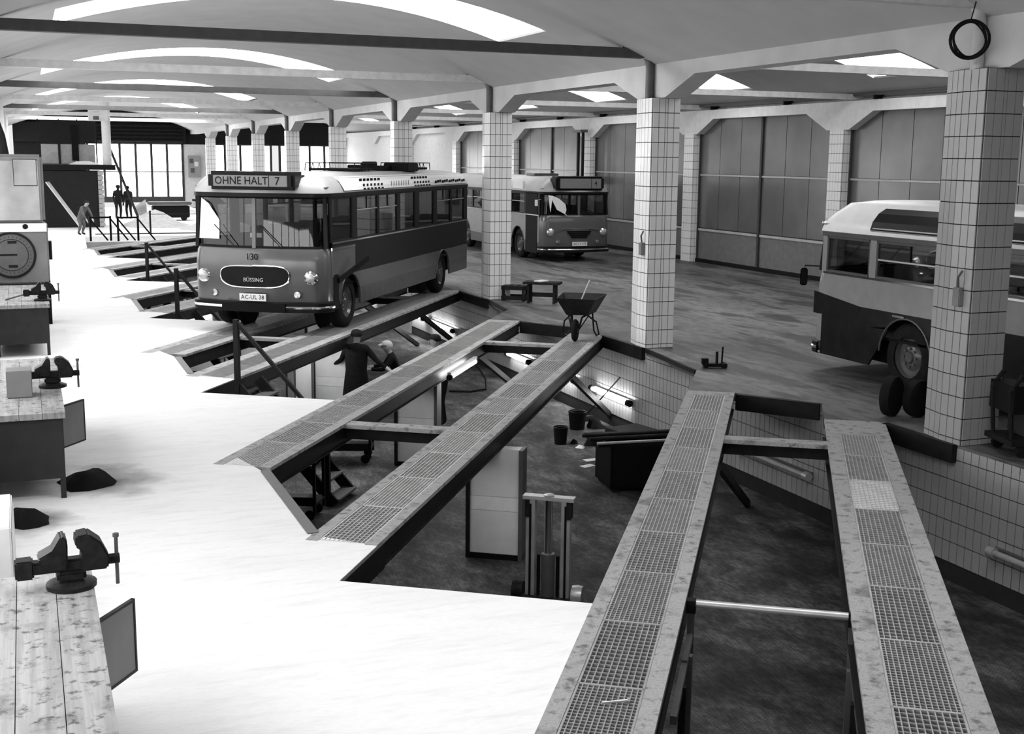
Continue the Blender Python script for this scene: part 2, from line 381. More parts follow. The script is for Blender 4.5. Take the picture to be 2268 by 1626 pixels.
# ---- ceilings: two barrel vaults along the hall with transverse roof lights
def zl(x): return 6.1-1.15*((x+5.1)/(5.1 if x > -5.1 else 5.7))**2
def zr(x): return 6.1-1.05*((x-5.365)/4.85)**2
LB = [(6.3, 7.5), (20.3, 22.6), (34.0, 36.8), (48.9, 52.0), (63.2, 66.6)]  # first band is unseen, added for near light and narrowed to limit it
RB = [(Y1+S*k+4.05, Y1+S*k+6.5) for k in range(0, 8)]
def vault(name, zf, x0, x1, bands, bx0, bx1, n=28):
    mb = MB(); ys = [-9.0]
    for a, b in bands: ys += [a, b]
    ys.append(YFAR+.4)
    xs = [x0+(x1-x0)*i/n for i in range(n+1)]
    for e in (bx0, bx1):
        i = min(range(len(xs)), key=lambda j: abs(xs[j]-e)); xs[i] = e
    for i in range(len(ys)-1):
        band = i % 2 == 1; a, b = ys[i], ys[i+1]
        for j in range(n):
            if band and xs[j] >= bx0-1e-6 and xs[j+1] <= bx1+1e-6: continue
            mb.add([(xs[j], a, zf(xs[j])), (xs[j+1], a, zf(xs[j+1])), (xs[j+1], b, zf(xs[j+1])), (xs[j], b, zf(xs[j]))], [(0, 1, 2, 3)])
    o = struct(mb.build(name, 'ceiling', smooth=True))
    return xs
xsl = vault('ceiling', zl, -10.75, 0.16, LB, -9.45, -1.37)
xsr = vault('ceiling', zr, .5, 10.76, RB, 1.2, 9.55)
def rooflight(n, zf, xs, bx0, bx1, a, b, m):
    xx = [x for x in xs if bx0-1e-6 <= x <= bx1+1e-6]
    g = struct(MB().tube([(x, a, zf(x)+.02) for x in xx], .03, 4).build('window_%d' % n, 'wall_white'))
    MB().tube([(x, b, zf(x)+.02) for x in xx], .03, 4).build('frame', 'wall_white', g)
    step = 4
    for i in range(0, len(xx)-1, step):
        seg = xx[i:i+step+1]; mb = MB()
        for p, q in zip(seg, seg[1:]): mb.add([(p, a, zf(p)+.04), (q, a, zf(q)+.04), (q, b, zf(q)+.04), (p, b, zf(p)+.04)], [(0, 1, 2, 3)])
        mb.build('pane', m, g)
for i, (a, b) in enumerate(LB): rooflight(41+i, zl, xsl, -9.45, -1.37, a, b, 'sky_left')
for i, (a, b) in enumerate(RB): rooflight(51+i, zr, xsr, 1.2, 9.55, a, b, 'sky_right')

# ---- arcade beam with haunches above the column row
def arcade(name, x0, x1, zspring, zsoff, ztop, ys, w, m):
    prof = [(-9.0, ztop), (-9.0, zsoff)]
    for y in ys:
        prof += [(y-1.15, zsoff), (y-.18, zspring), (y+w+.18, zspring), (y+w+1.15, zsoff)]
    prof += [(YFAR+.2, zsoff), (YFAR+.2, ztop)]
    return struct(MB().extrude(prof, 'x', x0, x1).build(name, m))
arcade('beam_arcade', .13, .53, 4.32, 4.66, 5.3, [Y1-S]+YC, .62, 'concrete')
arcade('beam_right', XR+.02, XR+.5, 4.12, 4.58, 4.86, [27.3-S*2, 27.3-S]+[27.3+S*k for k in range(7)], .6, 'wall_white')

# ---- tiled columns
F1 = [.12, .12, .05, .12, .12]
ang = math.radians(12.5)
foot = [(0, 0), (.53, 0), (.53, .7), (.36*math.sin(ang), .36+.36*math.cos(ang)), (0, .36)]
NEAR_T = {}
def ctile(wd, ht, m='tile'):
    key = (round(wd, 3), round(ht, 3), m)
    if key not in NEAR_T:
        g = .006; NEAR_T[key] = MB().box(g, wd-g, -TT, 0, g, ht-g).mesh('tile', m)
    return NEAR_T[key]
col_labels = [
 'nearest white tiled column, at the picture edge, with a cable coil hanging above',
 'white tiled column rising behind the ramp that carries the wheelbarrow',
 'white tiled column between the two front-facing buses, crate and stool at its foot',
 'fourth tiled column of the row, seen over the roof of the bus on the ramp',
 'fifth tiled column of the row, beyond the roof of the ramp bus',
 'sixth tiled column of the row, above the destination sign of the ramp bus',
 'seventh tiled column of the row, small and pale near the far end',
 'eighth tiled column of the row, narrow strip near the far gate',
 'ninth and most distant tiled column of the row']
for k, y in enumerate(YC):
    t = thing('tiled_column', col_labels[k], 'column', (0, y, 0), 0, 'tiled columns of the arcade')
    MB().prism([(max(px, .0)+(.0), py) for px, py in foot], 0, TOPZ).build('core', 'grout', t)
    rws = []; z = .07-.25
    while z < TOPZ-.02: rws.append((max(z, 0), min(z+.25, TOPZ)-max(z, 0))); z += .25
    runs = [((0, 0), 0.0, F1), ((0, .36), -PI/2, [.12]*3), ((.36*math.sin(ang), .36+.36*math.cos(ang)), -PI/2-ang, [.12]*3)]
    joined = MB()
    for (ox, oy), rz, ws in runs:
        a = 0
        for wd in ws:
            px, py = ox+math.cos(rz)*a, oy+math.sin(rz)*a
            for zb, h in rws:
                if h < .03: continue
                if k < 3:
                    o = link('tile', ctile(wd, h, 'tile_dull_shaded' if k == 0 else 'tile'), t); o.location = (px, py, zb); o.rotation_euler = (0, 0, rz)  # nearest column takes the darker tile as painted shade
                else:
                    i0 = len(joined.v); g = .005; joined.box(g, wd-g, -TT, 0, zb+g, zb+h-g); joined.xf(Matrix.Translation((px, py, 0)) @ Matrix.Rotation(rz, 4, 'Z'), i0)
            a += wd
    if k >= 3: tag(joined.build('tile_cladding', 'tile', t), kind='stuff')
    # rain pipe from the tie end into the column head
    path = [(-.5, .25, 5.2), (-.3, .25, 5.18)]+[(-.3+.36*math.sin(q), .25, 4.82+.36*math.cos(q)) for q in [0, .3, .6, .9, 1.2, 1.57]]+[(.06, .25, 4.31)]
    if k < 8: MB().tube(path, .075, 10).build('drain_pipe', 'steel_mid' if k != 0 else 'concrete', t, smooth=True)
# ties across the workshop bay
tl = ['dark tie beam nearest the camera, crossing under the large roof light', 'pale tie beam in front of the second roof light arc', 'dark thin tie beam just beyond the pale one',
      'fourth tie beam crossing the workshop bay', 'fifth tie beam, dark line above the far gate', 'sixth tie beam, pale and distant', 'seventh tie beam at the far end']
for k in range(1, 8):
    m = 'tie_shaded' if k in (1, 3, 5) else 'tie_lit'  # same concrete: lit and shaded beams are put into two base colours
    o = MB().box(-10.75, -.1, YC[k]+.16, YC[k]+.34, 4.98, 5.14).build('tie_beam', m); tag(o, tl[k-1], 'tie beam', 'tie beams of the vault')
o = MB().box(-10.75, -.1, YC[0]+.16, YC[0]+.34, 4.98, 5.14).build('tie_beam', 'tie_lit'); tag(o, 'tie beam above the top of the picture by the nearest column', 'tie beam', 'tie beams of the vault')
# ties across the aisle
al = ['first', 'second', 'third', 'fourth', 'fifth', 'sixth']
for k in range(0, 6):
    o = MB().box(.5, 10.7, YC[k]+S*1.0+.16, YC[k]+S*1.0+.34, 4.88, 5.02).build('tie_beam', 'tie_lit')
    tag(o, '%s pale tie beam over the bus aisle, counted from the camera' % al[k], 'tie beam', 'tie beams over the aisle')

# ---- left columns (camera stands in line with them)
for k in range(0, 8):
    o = MB().box(-10.75, -10.6, YC[k]+.0, YC[k]+.5, 0, 5.2).build('wall_pillar', 'wall_white'); struct(o)

# ---- right wall: tiled pilasters and big sheet doors
RY = [27.3+S*k for k in range(-2, 6)]
for i, y in enumerate(RY):
    p = struct(MB().box(XR+.03, 10.76, y, y+.6, 0, 4.15).build('wall_pilaster', 'grout'))
    mb = MB(); g = .006; z = 0
    while z < 4.1:
        for j in range(5): mb.box(XR, XR+.03, y+.12*j+g, y+.12*(j+1)-g, z+g, min(z+.25, 4.14)-g)
        for j in range(4): mb.box(XR+.03+.13*j+g, XR+.03+.13*(j+1)-g, y-.015, y, z+g, min(z+.25, 4.14)-g)
        z += .25
    tag(mb.build('tile_cladding', 'tile', p), kind='stuff')
def sheet_door(n, y0, y1):
    d = struct(MB().box(XR+.32, XR+.36, y0, y1, 0, 4.6).build('door_%d' % n, 'door_frame'))
    half = (y1-y0)/2
    for h in range(2):
        a, b = y0+h*half, y0+(h+1)*half; np_ = 3; W = (b-a)/np_
        for i in range(np_):
            MB().box(XR+.28, XR+.33, a+i*W+.012, a+(i+1)*W-.012, 1.13, 2.8).build('panel', 'door_sheet', d)
            MB().box(XR+.28, XR+.33, a+i*W+.012, a+(i+1)*W-.012, 2.86, 4.58).build('panel', 'door_sheet', d)
        MB().box(XR+.28, XR+.33, a+.02, b-.02, .12, 1.03).build('kick_panel', 'door_low', d)
        MB().box(XR+.25, XR+.3, a, b, 1.03, 1.1).build('rail', 'door_bar', d)
        MB().box(XR+.25, XR+.3, a, b, 2.8, 2.85).build('rail', 'door_bar', d)
    for yy in (y0, y0+half, y1): MB().box(XR+.22, XR+.34, yy-.05, yy+.05, 0, 4.6).build('stile', 'door_frame', d)
    MB().box(XR+.2, XR+.36, y0, y1, 0, .12).build('threshold', 'black', d)
dn = 10
for i in range(len(RY)-1):
    y0, y1 = RY[i]+.62, RY[i+1]-.02
    if RY[i] > 58:     # beyond the last door: plain white wall
        MB().box(XR+.2, XR+.4, y0, y1, 0, 4.6).build('wall_aisle_end', 'wall_white')['kind'] = 'structure'; continue
    sheet_door(dn, y0, y1); dn += 1
struct(MB().box(XR+.2, XR+.4, RY[-1]+.6, YFAR, 0, 4.6).build('wall_aisle_far', 'wall_white'))
# pipes on brackets along the beam
o = thing('wall_pipe', 'long thin pipe on brackets running above the sheet doors', 'pipe', (XR-.05, 0, 5.0))
MB().cyl((0, 12, 0), (0, 70, 0), .045, 8).build('pipe', 'steel_mid', o); MB().cyl((.25, 12, -.1), (.25, 70, -.1), .03, 8).build('pipe', 'steel_light', o)
for y in range(14, 70, 4): MB().box(-.03, .4, y, y+.06, -.14, .03).build('bracket', 'steel_dark', o)


# ================================================================== service ramps (pairs of wheel tracks over the pit)
GW = .42; GL = 1.105
def grating(name, nl, nc, m='zinc'):
    mb = MB()
    for i in range(nl+1): mb.box(-.0035+GW*i/nl-GW/2, .0035+GW*i/nl-GW/2, 0, GL, -.03, 0)
    for j in range(nc+1): mb.box(-GW/2, GW/2, GL*j/nc*(1-.006)-.003+.003, GL*j/nc*(1-.006)+.006, -.022, -.001)
    mb.box(-GW/2, -GW/2+.012, 0, GL, -.03, .002); mb.box(GW/2-.012, GW/2, 0, GL, -.03, .002)
    mb.box(-GW/2, GW/2, 0, .012, -.03, .002); mb.box(-GW/2, GW/2, GL-.012, GL, -.03, .002)
    return mb.mesh(name, m)
gr_p = grating('grating', 10, 17, 'steel_light'); gr_a = grating('grating', 10, 17); gr_b = grating('grating', 12, 26)
def ramp(label, u0, u1, v0, v1, brace=True, flip=0, pale=-1):
    W = v1-v0; L = u1-u0; vc = (v0+v1)/2
    t = thing('service_ramp', label, 'ramp', pt(u0, vc), -TH, 'wheel tracks over the service pit')
    h = .235
    gw = GW/2+.006
    MB().box(-W/2, -gw, 0, L, -.035, .004).build('deck_strip', 'deck', t)
    MB().box(gw, W/2, 0, L, -.035, .004).build('deck_strip', 'deck', t)
    MB().box(-gw-.02, gw+.02, 0, L, -.06, -.045).build('tray', 'grate_tray', t)
    for s in (-1, 1):
        x = s*(W/2-.035)
        b = MB(); b.box(x-.01, x+.01, 0, L, -h, -.036); b.box(x-.045, x+.035, 0, L, -h-.012, -h); b.build('side_beam', 'steel_dark', t)
    n = int((L-.02)/GL); off = (L-n*GL)
    for i in range(n):
        o = link('grating', gr_p if i == pale else gr_a if (i+flip) % 2 == 0 else gr_b, t); o.location = (0, .03+i*GL, 0)
    if pale >= 0: MB().box(-gw+.01, gw-.01, .04+pale*GL, .02+(pale+1)*GL, -.03, -.008).build('backing_sheet', 'bus_white', t)
    MB().box(-gw, gw, .03+n*GL+.005, L, -.035, .004).build('end_plate', 'deck', t)
    if brace:
        MB().bar((W/2-.1, L-3.1, -.24), (W/2+.25, L+.05, PITZ+.02), .07, .1).build('brace', 'steel_dark', t)
    return t
RL = [('wheel track beside the white floor, nearest the camera, ending by the floor jack', 'nearest wheel track by the tall column, with one pale grating'),
      ('wheel track in front of the standing workman, crossbeam joined to the barrow track', 'wheel track carrying the wheelbarrow'),
      ('wheel track under the far wheels of the bus showing OHNE HALT', 'wheel track under the near wheels of the bus showing OHNE HALT'),
      ('farther wheel track of the pair just behind the ramp bus', 'nearer wheel track of the pair just behind the ramp bus'),
      ('farther wheel track of the fifth pair, beyond the bus front', 'nearer wheel track of the fifth pair, beside a stair rail'),
      ('last wheel track, farthest from the camera', 'next to last wheel track near the sand heap')]
for k in range(6):
    (a0, a1), (b0, b1) = BAYS[k]
    ramp(RL[k][0], us1(k), ue1(k), a0, a1, flip=k); ramp(RL[k][1], us2(k), ue2(k), b0, b1, flip=k+1, pale=8 if k == 0 else -1)
    # cross beams between the two tracks
    for j, uu in enumerate((ue1(k)-2.9, ue1(k)-10.1 if k else -99)):
        if uu < -50: continue
        p, q = pt(uu, a1-.02, -.03), pt(uu, b0+.02, -.03)
        if k == 2 and j == 0: pass
        o = MB().bar(p, q, .22, .05).build('cross_beam', 'deck'); o['kind'] = 'thing'; MB().bar(p-Vector((0, 0, .1)), q-Vector((0, 0, .1)), .05, .15).build('web', 'steel_dark', o)
        tag(o, ['flat steel cross beam %s the %s pair of wheel tracks' % (w_, n_) for w_ in (('joining the aisle end of', 'joining the workshop end of')[j],) for n_ in (('nearest', 'second', 'third', 'fourth', 'fifth', 'sixth')[k],)][0], 'beam', 'cross beams between the tracks')
# bolt lying on the grating
o = MB().cyl((0, 0, .012), (.17, 0, .012), .009, 8).lathe([(.016, -.006), (.016, .006)], 6, 'x', (.17, 0, .012)).build('bolt', 'steel_light', smooth=True)
o.location = pt(1.25, -9.25, .006); o.rotation_euler = (0, 0, -.15); tag(o, 'loose bright bolt lying on the nearest grating', 'bolt')

# white piers under the tracks
def pier(u, v, wd, label, lit=False):
    t = thing('ramp_pier', label, 'pier', pt(u, v, PITZ), -TH, 'white piers under the tracks')
    H = -PITZ-.25
    MB().box(-wd/2, wd/2, 0, .18, .06, .62).build('panel', 'pier_white', t); MB().box(-wd/2, wd/2, 0, .18, .625, .8).build('band', 'wall_white', t)
    MB().box(-wd/2, wd/2, 0, .18, .805, H).build('panel', 'pier_white', t)
    MB().box(-wd/2-.05, -wd/2, -.03, .22, 0, H).build('edge_angle', 'steel_dark', t); MB().box(wd/2, wd/2+.05, -.03, .22, 0, H).build('edge_angle', 'steel_mid', t)
    MB().box(-wd/2-.05, wd/2+.05, -.02, .2, 0, .07).build('plinth', 'black', t)
pier(8.56, -11.66, .62, 'white panelled pier under the wheelbarrow track, beside the two-post jack')
pier(12.75, -13.96, .62, 'white panelled pier under the middle track, beside a workman’s legs')
pier(15.9, -16.6, .66, 'bright white pier behind the standing workman')
pier(20.0, -18.4, .7, 'white pier below the front axle of the ramp bus')
pier(19.6, -21.2, .7, 'white pier seen under the bus bumper')
pier(26.3, -23.15, .7, 'white pier in the pit behind the bus')
pier(27.0, -25.7, .7, 'white pier in the farthest open pit')

# fluorescent tubes on the pit wall
def tube_lamp(y0, y1, label, lit=True):
    t = thing('tube_lamp', label, 'lamp', (0, (y0+y1)/2, -1.06), 0, 'tube lamps on the pit wall')
    L = (y1-y0)/2
    MB().box(-.05, -.002, -L, L, -.05, .05).build('backplate', 'steel_light' if lit else 'steel_mid', t)
    MB().cyl((-.09, -L+.06, 0), (-.09, L-.06, 0), .038, 12).build('tube', 'tube' if lit else 'tube_off', t, smooth=True)
    for e in (-1, 1): MB().cyl((-.09, e*(L-.07), 0), (-.09, e*(L+.03), 0), .062, 12).build('end_cap', 'steel_dark' if lit else 'steel_light', t, smooth=True)
tube_lamp(24.0, 25.3, 'lit tube lamp on the pit wall behind the middle track')
tube_lamp(21.65, 22.75, 'lit tube lamp on the pit wall partly hidden by the barrow track')
tube_lamp(19.25, 20.85, 'large lit tube lamp on the tiled pit wall beside a black brace')
tube_lamp(13.8, 15.75, 'unlit tube lamp on the pit wall between the nearest tracks', False)
tube_lamp(8.6, 10.3, 'unlit tube lamp on the pit wall at the picture edge', False)
tube_lamp(31.6, 33.0, 'lit tube lamp under the rear of the ramp bus, farther of two')
tube_lamp(29.1, 31.1, 'lit tube lamp under the rear of the ramp bus, nearer of two')
tube_lamp(36.6, 38.4, 'lit tube lamp in the pit behind the bus'); tube_lamp(43.5, 45.3, 'lit tube lamp in the farthest pit')
# tubes on the workshop-side pit wall that light the white piers
def tube_under(u, v, label, L=.6, z=-.13, rz=PI/2):
    t = thing('tube_lamp', label, 'lamp', pt(u, v, z), -TH+rz, 'tube lamps under the tracks')
    MB().box(-L, L, -.03, .03, .02, .06).build('backplate', 'steel_light', t)
    MB().cyl((-L+.05, 0, -.02), (L-.05, 0, -.02), .038, 12).build('tube', 'tube', t, smooth=True)
    for e in (-1, 1): MB().cyl((e*(L-.06), 0, -.02), (e*L, 0, -.02), .05, 10).build('end_cap', 'steel_dark', t)
tube_under(15.1, -16.6, 'lit tube lamp under the bus track near the workman'); tube_under(13.2, -16.6, 'lit tube lamp under the bus track beside the pit stair')
tube_under(17.6, -18.35, 'lit tube lamp below the bus front', .7); tube_under(19.0, -21.2, 'lit tube lamp under the track behind the bus front', .7); tube_under(20.5, -23.15, 'lit tube lamp under the far track behind the bus front', .7)
tube_under(25.5, -25.65, 'lit tube lamp under the fifth pair of tracks', .7); tube_under(26.5, -27.6, 'lit tube lamp under the far track of the fifth pair', .7)
tube_under(13.65, -13.42, 'lit tube lamp fixed along the side of the middle track', .85, -.16)
# pit stairs with handrail at the floor edge
def stair(u, v, label):
    t = thing('pit_stair', label, 'stair', pt(u, v, 0), -TH, 'steel stairs into the pit')
    ww = .7; n = 7
    for yy in (0, ww):
        MB().bar((0, yy, .0), (1.45, yy, PITZ+.02), .04, .16).build('stringer', 'steel_dark', t)
    for i in range(n): MB().box(.1+i*.2, .32+i*.2, 0, ww, -.2-i*.23, -.17-i*.23).build('tread', 'steel_mid', t)
    MB().bar((0, 0, PITZ), (0, 0, .98), .07, .07).build('post', 'steel_dark', t); MB().bar((1.35, 0, PITZ), (1.35, 0, -.5), .06, .06).build('post', 'steel_dark', t)
    MB().bar((0, 0, .95), (1.35, 0, -.52), .05, .05).build('handrail', 'steel_dark', t)
stair(10.25, -15.85, 'pit stair with black handrail in front of the ramp bus'); stair(24.0, -24.9, 'distant pit stair with black handrail beyond the bus front')
stair(17.3, -20.5, 'pit stair beside the front of the ramp bus, mostly hidden')

# tubular frame between the nearest tracks
t = thing('rail_trestle', 'steel trestle with bright tubular top rail between the nearest tracks', 'trestle', pt(3.22, -8.27, 0), -TH)
hw = .62
MB().cyl((-hw+.02, 0, -.03), (hw-.02, 0, -.03), .03, 14).build('top_rail', 'zinc', t, smooth=True)
for s in (-1, 1):
    x = s*(hw-.03)
    MB().box(x-.035, x+.035, -.04, .04, -.1, .0).build('bracket', 'black', t)
    MB().bar((x, 0, -.05), (x, 0, PITZ), .05, .05).build('post', 'steel_mid', t)
    MB().bar((x, -.55, -.28), (x, 0, -.28), .04, .04).build('stay', 'steel_mid', t)
    for yy in (-.35, -.9): MB().bar((x+s*-.02, yy, -.3), (x+s*-.02, yy, PITZ), .05, .06).build('post', 'steel_mid' if yy > -.5 else 'steel_dark', t)
    MB().bar((x, .0, -.3), (x, -1.4, -.32), .045, .06).build('side_rail', 'steel_mid', t); MB().bar((x, 0, -.95), (x, -1.4, -.97), .045, .06).build('side_rail', 'steel_dark', t)

# two-post pit jack
t = thing('pit_jack', 'two-post hydraulic pit jack standing by the white floor edge', 'jack', pt(7.22, -10.72, PITZ), -TH-.03)
H = 1.2
for s in (-1, 1):
    MB().box(s*.2-.05, s*.2+.05, -.04, .06, 0, H).build('post', 'zinc', t); MB().box(s*.2-.012, s*.2+.012, -.05, -.04, .05, H-.05).build('slot', 'black', t)
    MB().box(s*.235-.025, s*.235+.025, -.06, .08, H-.2, H).build('head_block', 'steel_dark', t)
    MB().lathe([(0, -.06), (.11, -.06), (.12, 0), (.11, .06), (0, .06)], 16, 'x', (s*.34, .0, .12)).build('wheel', 'cast_iron' if s < 0 else 'steel_light', t, smooth=True)
MB().box(-.29, .29, -.05, .07, H, H+.04).build('crosshead', 'steel_light', t)
MB().lathe([(.06, H+.04), (.06, H+.06), (.03, H+.07), (0, H+.07)], 14).build('saddle', 'steel_light', t)
MB().cyl((0, 0, .55), (0, 0, H), .045, 14).build('ram', 'chrome', t, smooth=True)
MB().cyl((0, 0, .02), (0, 0, .58), .075, 14).build('cylinder', 'steel_mid', t, smooth=True); MB().cyl((-.11, 0, .02), (-.11, 0, .56), .02, 8).build('guide', 'black', t); MB().cyl((.11, 0, .02), (.11, 0, .56), .02, 8).build('guide', 'black', t)
MB().box(-.34, .34, -.12, .14, .02, .09).build('base', 'steel_dark', t)

# tool trolleys
def trolley(loc, rz, label, wd=1.0, dp=.55, h=.75):
    t = thing('tool_trolley', label, 'trolley', loc, rz, 'trolleys in the pit')
    for zz in (.22, h): 
        MB().box(-wd/2, wd/2, -dp/2, dp/2, zz, zz+.03).box(-wd/2, wd/2, -dp/2, -dp/2+.02, zz+.03, zz+.12).build('shelf', 'steel_dark', t)
    for sx in (-1, 1):
        for sy in (-1, 1):
            MB().box(sx*(wd/2-.02)-.02, sx*(wd/2-.02)+.02, sy*(dp/2-.02)-.02, sy*(dp/2-.02)+.02, .1, h).build('leg', 'steel_dark', t)
            MB().lathe([(0, -.02), (.07, -.02), (.075, 0), (.07, .02), (0, .02)], 14, 'y', (sx*(wd/2-.1), sy*(dp/2-.05), .075)).build('wheel', 'rubber', t, smooth=True)
    MB().tube([(wd/2, -dp/2, h), (wd/2+.15, -dp/2, h+.15), (wd/2+.15, dp/2, h+.15), (wd/2, dp/2, h)], .015, 6).build('handle', 'steel_dark', t)
    return t
trolley((-5.45, 19.25, PITZ), -.35, 'dark tool trolley under the middle track beside the white pier', 1.15, .6, .72)
trolley((-6.75, 16.3, PITZ), -.5, 'black trolley at the pit corner by the floor edge', .7, .5, .8)

# steel parts box with pipes and plates on it
t = thing('parts_bin', 'large black steel bin in the pit behind the nearest track', 'bin', (-1.5, 16.2, PITZ), -.15)
for (x0, x1, y0, y1) in ((-.55, .55, -.4, -.37), (-.55, .55, .37, .4), (-.55, -.52, -.4, .4), (.52, .55, -.4, .4)): MB().box(x0, x1, y0, y1, .08, .71).build('side', 'black', t)
MB().box(-.55, .55, -.4, .4, .06, .1).build('floor_plate', 'black', t)
for x in (-.45, .45): MB().box(x-.05, x+.05, -.38, .38, 0, .07).build('skid', 'steel_dark', t)
for y in (-.36, .36): MB().box(-.75, .85, y-.04, y+.04, .71, .76).build('rail', 'steel_dark', t)
plab = ['bright steel pipe lying across the black bin', 'dark steel pipe lying across the black bin', 'second dark pipe on the black bin, farther back']
for i, (y, r, m) in enumerate(((-.42, .022, 'steel_light'), (-.15, .03, 'cast_iron'), (.1, .028, 'cast_iron'))):
    o = MB().cyl((-.85, 0, 0), (.7, 0, 0), r, 10).build('steel_pipe', m, smooth=True); o.location = Vector((-1.5, 16.2, PITZ+.76+r)) + Vector((0, y, 0)); o.rotation_euler = (0, 0, -.12); tag(o, plab[i], 'pipe', 'pipes on the bin')
o = MB().box(-.3, .3, -.25, .25, 0, .22).build('crate', 'wood_dark', bevel=.01); o.location = (-1.05, 17.3, PITZ+.001); o.rotation_euler = (0, 0, .2); tag(o, 'dark crate behind the black bin', 'crate')
o = MB().box(-.33, .33, -.28, .28, .22, .62).build('chest', 'cabinet_dark', bevel=.01); o.location = (-1.05, 17.3, PITZ+.002); o.rotation_euler = (0, 0, .2); tag(o, 'dark chest with papers on it behind the bin', 'chest')
# buckets, rags, papers, broom
def bucket(loc, label, r=.13, h=.3):
    t = thing('bucket', label, 'bucket', loc, 0, 'buckets in the pit')
    MB().lathe([(0, .01), (r*.8, 0), (r, h), (r+.008, h), (r*.97, h-.01), (r*.78, .03), (0, .03)], 20).build('pail', 'black', t, smooth=True)
    MB().tube([(r*math.cos(a), .0, h-.02+.0+r*.25*math.sin(a)) for a in [PI*i/10 for i in range(11)]], .006, 6).build('bail', 'steel_mid', t)
    MB().tube([(r*math.cos(a), r*math.sin(a), h) for a in [2*PI*i/20 for i in range(20)]], .008, 6, closed=True).build('rim', 'steel_dark', t)
bucket((-1.5, 19.1, PITZ), 'black bucket standing alone on the pit floor'); bucket((-.72, 20.1, PITZ), 'black bucket close to the tiled pit wall', .17, .33)
def rag(loc, label, r=.14, m='cloth_dark', name='rag', h=.08):
    mb = MB(); n = 12; mb.v.append((0, 0, h))
    for ring in (.5, 1):
        for k in range(n):
            a = 2*PI*k/n; rr = r*ring*random.uniform(.7, 1.2); mb.v.append((rr*math.cos(a), rr*math.sin(a), (h*random.uniform(.5, 1) if ring < 1 else .004)))
    for k in range(n):
        mb.f.append((0, 1+k, 1+(k+1) % n)); mb.f.append((1+k, 1+n+k, 1+n+(k+1) % n, 1+(k+1) % n))
    mb.f.append(tuple(range(1+n, 1+2*n))[::-1])
    o = mb.build(name, m, smooth=True); o.location = loc; tag(o, label, 'rag' if name == 'rag' else name, 'rags on the pit floor' if name == 'rag' else None)
rag((-1.26, 19.05, PITZ), 'small dark rag just beside the lone bucket', .08); rag((-1.0, 18.85, PITZ), 'crumpled dark rag between bucket and bin', .15, h=.14)
rag((-.7, 19.35, PITZ), 'long dark rag heap on the pit floor', .24, h=.1); rag((-.35, 20.1, PITZ), 'dark rag heap behind the wall bucket', .2, h=.18); rag((-.65, 18.6, PITZ), 'dark oily rag in front of the chest', .25, h=.12)
rag((-1.3, 18.7, PITZ), 'pale crumpled cloth beside the dark rags', .08, 'paper', h=.05)
for i, (x, y, a, lb) in enumerate(((-1.5, 17.85, .1, 'white paper sheet on the pit floor, nearer the bin'), (-1.72, 17.5, .3, 'white paper sheet on the pit floor, away from bin'), (-1.25, 17.6, .6, 'small grey paper scrap beside the black bin'))):
    s_ = .1 if i < 2 else .05
    o = MB().box(-s_*1.2, s_*1.2, -s_*.7, s_*.7, 0, .004).build('paper_sheet', 'paper'); o.location = (x, y, PITZ+.001); o.rotation_euler = (0, 0, a); tag(o, lb, 'paper', 'papers on the pit floor')
t = thing('broom', 'broom leaning against the lit pit wall', 'broom', (-.3, 20.65, PITZ))
MB().cyl((0, 0, .1), (.24, -.95, 1.0), .013, 8).build('handle', 'wood_dark', t); MB().box(-.16, .16, -.04, .04, .05, .1).build('head', 'wood_dark', t); MB().box(-.16, .16, -.035, .035, 0, .05).build('bristles', 'hair', t)
t = thing('air_hose', 'black hose looping on the pit floor behind the middle track', 'hose', (-1.2, 24.6, PITZ))
MB().tube([(-.5, .3, .5), (-.2, .2, .62), (.15, .1, .5), (.3, -.1, .2), (.2, -.4, .03), (-.2, -.5, .02), (-.6, -.3, .02)], .02, 8).build('hose', 'rubber', t, smooth=True); MB().cyl((-.5, .3, .3), (-.5, .3, .6), .04, 10).build('coupling', 'steel_dark', t)
# welding screens / white panels deeper in the pit
sc_l = ['white screen panel standing behind the stair rail', 'white screen panel below the bus, lit by tubes', 'narrow white screen panel left of the standing workman']
for i, (u, v, wd, zt) in enumerate(((16.4, -17.45, .55, -.3), (18.6, -19.6, 1.0, -.25), (15.5, -16.05-.95, .35, -.3))):
    t = thing('screen_panel', sc_l[i], 'panel', pt(u, v, PITZ), -TH, 'white screens in the pit')
    MB().box(-wd/2, wd/2, -.015, .015, .15, zt-PITZ).build('sheet', 'pier_white', t)
    for s in (-1, 1): MB().bar((s*wd/2, 0, 0), (s*wd/2, 0, zt-PITZ), .04, .04).build('post', 'steel_mid', t)

# wheelbarrow at the end of its track
t = thing('wheelbarrow', 'black wheelbarrow parked on the end of its track', 'wheelbarrow', pt(16.35, -11.95, 0), -TH)
bm_ = MB()   # tray: wheel towards the camera (-y), handles away
lo = [(-.2, -.12), (.2, -.12), (.26, .45), (-.26, .45)]; hi = [(-.36, -.32), (.36, -.32), (.42, .75), (-.42, .75)]
bm_.add([(x, y, .46) for x, y in lo]+[(x, y, .78) for x, y in hi]+[(x*.97, y*.97, .78) for x, y in hi]+[(x*.95, y*.95, .48) for x, y in lo],
        [(3, 2, 1, 0), (0, 1, 5, 4), (1, 2, 6, 5), (2, 3, 7, 6), (3, 0, 4, 7), (4, 5, 9, 8), (5, 6, 10, 9), (6, 7, 11, 10), (7, 4, 8, 11), (8, 9, 13, 12), (9, 10, 14, 13), (10, 11, 15, 14), (11, 8, 12, 15), (12, 13, 14, 15)])
bm_.build('tray', 'cast_iron', t)
